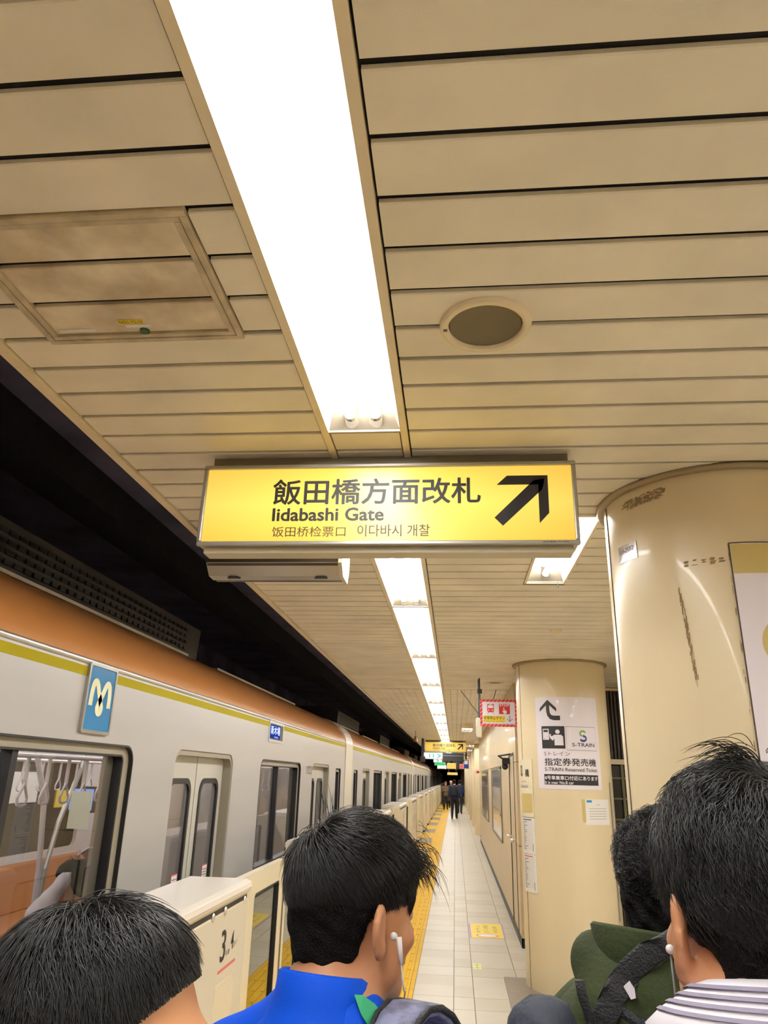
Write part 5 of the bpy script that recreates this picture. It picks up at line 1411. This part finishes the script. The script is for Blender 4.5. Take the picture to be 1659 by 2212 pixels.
# backpack of the young man (camo strap over the right shoulder)
bagB = thing('backpack', 'backpack with camouflage strap on right shoulder of the young man in blue', 'backpack', TWB((.10, -.20, .98)))
def rbox(TW, c, s_, m, name, parent, b=.03, smooth=True, label=None):
    mb = MB(); x, y, z = c; a, bb, cc = s_
    vs = [TW((x+i*a/2, y+j*bb/2, z+k*cc/2)) for k in (-1, 1) for j in (-1, 1) for i in (-1, 1)]
    mb.add(vs, [(0, 2, 3, 1), (4, 5, 7, 6), (0, 1, 5, 4), (2, 6, 7, 3), (0, 4, 6, 2), (1, 3, 7, 5)])
    return obj(name, mb, m, parent, bevel=b, smooth=smooth, label=label, seg=4)
rbox(TWB, (0, -.235, 1.15), (.28, .13, .40), m_camo, 'bag_body', bagB, .05)
draped('shoulder_strap', TWB, strap_pts(.125, nB, shB, .13, -.15, .072), .062, .012, m_camo, bagB, label='camouflage padded strap')
for q in (-1, 1): draped('strap_piping', TWB, [((p[0]+q*.031, p[1], p[2]+.004), s_) for p, s_ in strap_pts(.125, nB, shB, .13, -.15, .074)], .006, .006, m_strapb, bagB)
# green shoulder patch
def nearer(p, k=.988): return (p[0]*k, p[1]*k, CAM_H+(p[2]-CAM_H)*k)
gp = MB(); gp.add([(-.139, 1.138, 1.521), (-.128, 1.142, 1.520), (-.112, 1.150, 1.509), (-.098, 1.152, 1.494), (-.112, 1.128, 1.482), (-.128, 1.128, 1.502)], [(0, 1, 2, 3, 4, 5)])
gp.add([(x, y+.006, z-.004) for x, y, z in gp.v[:6]], [(5, 4, 3, 2, 1, 0)]); gp.f += [(i, (i+1) % 6, 6+(i+1) % 6, 6+i) for i in range(6)]
obj('shoulder_patch', gp, m_greenp, pB, label='green shoulder patch')
# earphone
def HWB(p): return tuple(wB(np.array([p], np.float32))[0])
e = thing('earphone', 'white wired earphone in right ear of the young man in blue', 'earphone', HWB((.088, .005, -.02)))
obj('earbud', MB().ball(HWB((.083, .012, -.012)), .0055, 8), m_cable, e, smooth=True)
a = np.array(HWB((.090, .016, -.012))); b = a+np.array((.004, -.002, -.034))
obj('earbud_stem', MB().tube([tuple(a), tuple(a+(b-a)*.6), tuple(b)], [.0042, .0036, .0024], 10), m_cable, e, smooth=True)
c = np.array(TWB((.055, .11, shB+.03)))
path = [b, b+np.array((.004, .0, -.03)), b*.5+c*.5+np.array((.006, 0, 0)), c]
pp = smooth_poly([(0, 0), (1, 0), (2, 0), (3, 0)], 6)
P_l = []
for i in range(3):
    for k in range(6):
        t = k/6; p0, p1, p2, p3 = path[max(i-1, 0)], path[i], path[i+1], path[min(i+2, 3)]
        P_l.append(tuple(.5*((2*p1)+(-p0+p2)*t+(2*p0-5*p1+4*p2-p3)*t*t+(-p0+3*p1-3*p2+p3)*t**3)))
P_l.append(tuple(c))
obj('cable', MB().tube(P_l, .0012, 8), m_cable, e, smooth=True)
obj('cable_remote', MB().tube([tuple(c+np.array((0, 0, .004))), tuple(c-np.array((0, 0, .018)))], .0034, 8), m_cable, e, smooth=True)

# person at lower left, seen from above, facing right
def l1(p): return np.where(p[:, 2] < .02, .028, .055)-.036*np.clip((p[:, 1]-.02)/.045, 0, 1)*(p[:, 2] > .02)-.014*np.clip((p[:, 1]-.02)/.03, 0, 1)*(p[:, 2] <= .02)
hairA = dict(clip=True, n=34000, len=l1, th=.004, lift=.5, off=.14, swirl=.15, comb=(.0, -.40, -.45), jit=.28, clump=.4, grav=.09, r=.00040, seed=11, rough=.004, crown=(.0, -.06, .11),
    lumps=[((.072, -.01, -.01), (.012, .028, .038)), ((-.072, -.01, -.01), (.012, .028, .038))],
    line=(-.11, -.11, -.10, -.09, -.08, -.07, -.05, .01, .062, .088, .10))
m_skinA = mat('skin_fair', srgb(218, 160, 118), .45, noise=.08, nscale=14, spec=.4)
m_skinA.node_tree.nodes['Principled BSDF'].inputs['Subsurface Weight'].default_value = .12
pA, wA, HA, JA, nA = person('person at lower left in profile, black tousled hair, bare forehead turned to the right', 'person', (-.342, .72), 1.670, R(66), R(90), .03, (.0, .03), neck=.18, shd=.04,
    top=dict(m=m_blackj, name='shirt'), pants=m_dpants, shoes=m_shoe, hair=hairA, skin=m_skinA)
# eyebrow
br = []
for i in range(9): 
    x = -.052+.036*i/8
    br.append(tuple(wA(np.array([(x, .088-.35*(x+.02)**2*20, .028+.004*math.sin(i/8*3))], np.float32))[0]))
obj('eyebrow', MB().tube(br, [.001, .003, .004, .004, .004, .004, .003, .002, .001], 6), m_scalp, pA)

# person in green jacket
def l3(p): return np.where(p[:, 2] > .01, .05, .018)
hairC = dict(n=22000, len=l3, th=.006, lift=.6, off=.22, swirl=.8, comb=(0, .1, -.1), jit=.22, clump=1.1, grav=.05, curl=.75, r=.00045, seed=21, rough=.006)
greenx = [('e', (-.06, -.115, 0), (.12, .055, .055), .03), ('c', (-.13, -.06, 0), (.0, -.155, 0), .042, .05, .025), ('c', (.13, -.06, 0), (.0, -.155, 0), .042, .05, .025)]
stC = 1.735; shC = stC-.125-.165
greenx = [('e', (0., -.12, shC+.06), (.12, .060, .05), .03), ('c', (-.09, -.0, shC+.07), (-.08, -.12, shC+.085), .030, .034, .012), ('c', (-.08, -.12, shC+.085), (.02, -.155, shC+.072), .032, .032, .012), ('c', (.115, -.0, shC+.07), (.09, -.13, shC+.09), .034, .038, .015), ('c', (-.12, -.06, shC+.03), (-.13, -.13, shC-.02), .02, .03, .012), ('c', (-.06, -.16, shC+.0), (.06, -.16, shC+.0), .05, .05, .03)]
pC, wC, HC, JC, nC = person('person with curly black hair in dark green hooded jacket beside the second column', 'person', (.365, 1.43), stC, R(40), R(62), .10, (.0, .035), neck=.165, shd=.04,
    top=dict(m=m_greenj, name='jacket', fold=.0075, extra=greenx), pants=m_dpants, shoes=m_shoe, hair=hairC)
TWC = toworld((.365, 1.43), R(40))
collar(pC, TWC, nC, .082, .090, .075, m_greenj, tilt=.02, label='hood edge rolled round the neck', name='hood_edge', squash=1.15, dy=-.03)
bagC = thing('backpack', 'slate grey backpack with black strap worn by the person in green jacket', 'backpack', TWC((.0, -.26, 1.0)))
rbox(TWC, (-.125, -.205, 1.262), (.13, .12, .44), m_slate, 'bag_body', bagC, .06)
SP_ = [(.335, 1.262, 1.590), (.313, 1.262, 1.576), (.284, 1.262, 1.564), (.257, 1.272, 1.539), (.235, 1.268, 1.515), (.217, 1.262, 1.488), (.207, 1.272, 1.462), (.196, 1.28, 1.42), (.20, 1.26, 1.34)]
draped('shoulder_strap', lambda p: p, [(p, (.74, -.05, -.60) if i < 7 else (1, .2, 0)) for i, p in enumerate(SP_)], .036, .010, m_strapb, bagC, label='black padded strap')
draped('shoulder_strap', TWC, strap_pts(.135, nC, JC['shr'][2], .14, -.17, .078), .06, .013, m_strapb, bagC, label='black padded strap')
draped('strap_end', lambda p: p, [((.176, 1.235, 1.530), (1, 0, 0)), ((.179, 1.238, 1.512), (1, 0, 0)), ((.186, 1.24, 1.49), (1, 0, 0)), ((.196, 1.25, 1.46), (1, 0, 0)), ((.205, 1.27, 1.43), (1, 0, 0))], .014, .004, m_strapb, bagC, label='loose upright strap end')
rf = MB(); rf.add([(.243, 1.262, 1.519), (.252, 1.26, 1.527), (.257, 1.255, 1.519), (.257, 1.252, 1.508), (.251, 1.256, 1.505)], [(0, 1, 2, 3, 4)])
rf.add([(x, y+.003, z) for x, y, z in rf.v[:5]], [(4, 3, 2, 1, 0)]); rf.f += [(i, (i+1) % 5, 5+(i+1) % 5, 5+i) for i in range(5)]
obj('reflective_patch', rf, m_white, pC, label='white reflective patch on the back')
obj('carry_loop', MB().tube([TWC((-.05, -.17, 1.41)), TWC((-.05, -.19, 1.47)), TWC((0, -.20, 1.485)), TWC((.05, -.19, 1.47)), TWC((.05, -.17, 1.41))], .010, 8), m_strapb, bagC, smooth=True)

# person at right edge, nearest
def l4(p): return .06+.03*np.clip((p[:, 2]-.03)/.08, 0, 1)-.035*np.clip((-p[:, 2])/.05, 0, 1)
hairD = dict(n=36000, len=l4, th=.006, lift=.6, off=.17, swirl=.7, comb=(.0, .1, -.25), jit=.22, clump=.6, grav=.10, curl=.35, r=.00040, seed=31, rough=.005,
    lumps=[((0, -.052, -.070), (.066, .034, .050))], line=(-.13, -.13, -.12, -.10, -.06, -.0, -.0, .012, .045, .070, .078),
    extra=arcs(7, 70, (-.0, -.03, .15), (-.6, .0, .9), (-1.4, .1, -.9), .05, spread=.008)+arcs(8, 60, (.03, -.03, .14), (.5, .0, .6), (.9, .1, -.2), .03, spread=.012))
pD, wD, HD, JD, nD = person('person at right edge, nearest, wavy black hair over a white striped collar', 'person', (.290, .80), 1.797, R(-4), R(-8), .02, (.0, .02), neck=.125, shd=.085,
    top=dict(m=m_blackj, name='shirt', fold=.002), pants=m_dpants, shoes=m_shoe, hair=hairD, width=1.05)
TWD = toworld((.290, .80), R(-4))
cl = collar(pD, TWD, (nD[0], nD[1], nD[2]), .078, .064, .050, m_collarw, tilt=.016, label='white knitted collar', prof=[(.066, -.01), (.066, .036), (.072, .042), (.085, .038), (.112, .018), (.126, .004), (.124, -.004), (.08, -.01)])
for k, (r_, z_) in enumerate(((.087, .0375), (.095, .0315), (.103, .0255), (.111, .0190))): collar(pD, TWD, nD, 0, 0, 0, m_stripe, tilt=.016, name='collar_stripe', prof=[(r_, z_+.0012), (r_+.004, z_-.0012)])
e = thing('earphone', 'small pale earphone and dark cord at left ear of the person at right edge', 'earphone', tuple(wD(np.array([(-.088, .0, -.02)], np.float32))[0]))
q = wD(np.array([(-.086, .006, -.02), (-.088, .0, -.06), (-.098, -.03, -.14), (-.10, -.05, -.22)], np.float32))
obj('earbud', MB().ball(tuple(q[0]), .0042, 8), m_cable, e, smooth=True)
obj('cord', MB().tube([tuple(v) for v in q], .0011, 6), m_inkg, e, smooth=True)

# walkers far down the platform
hs_ = dict(th=.014, rough=.003); hl = dict(th=.02, rough=.003, cm=mat('hair_white', srgb(206, 200, 180), .6)); hbob = dict(th=.02, rough=.003, line=(-.12, -.12, -.12, -.12, -.11, -.08, -.03, .02, .05, .07, .08), cm=mat('hair_brown', srgb(60, 36, 28), .6))
pE, *_r, = person('man walking away in a navy jacket with dark backpack, central in the distance', 'person', (-.06, 37.4), 1.73, R(3), R(3), 0, top=dict(m=m_navy), pants=m_dpants, shoes=m_shoe, hair=hs_, near=False, step=.13, width=1.15)
TWE = toworld((-.06, 37.4), R(3)); bagE = thing('backpack', 'dark backpack on back of the man in navy walking away', 'backpack', TWE((0, -.22, 1.0)))
rbox(TWE, (0, -.20, 1.22), (.30, .14, .42), m_blackj, 'bag_body', bagE, .05)
for s_ in (-1, 1): draped('shoulder_strap', TWE, strap_pts(s_*.12, None, 1.405, .13, -.14, .075), .05, .01, m_strapb, bagE)
person('second man in navy walking away, half hidden behind the first walker', 'person', (.22, 42.6), 1.70, R(5), R(5), 0, top=dict(m=m_navy), pants=m_dpants, shoes=m_shoe, hair=hs_, near=False, step=-.12)
person('woman in brown patterned coat walking toward the viewer by the gates', 'person', (-.60, 47.5), 1.58, R(180), R(180), .1, top=dict(m=m_browncoat, name='coat'), pants=m_dpants, shoes=m_shoe, hair=hbob, near=False, step=.10, arms='phone')
person('white-haired person in dark clothes behind the walking woman', 'person', (-.30, 51), 1.62, R(180), R(180), .1, top=dict(m=m_blackj), pants=m_dpants, shoes=m_shoe, hair=hl, near=False, step=.08)
# passenger seated inside the nearest car, arms raised to the head
person('train passenger in pale grey shirt, arms raised to head, inside the nearest window', 'person', (-2.16, 4.42), 1.70, R(-90), R(-90), .2, top=dict(m=m_greyshirt, name='shirt', fold=.005), pants=m_dpants, shoes=m_shoe, hair=dict(th=.014, rough=.003), near=False, seated=True, arms='up')
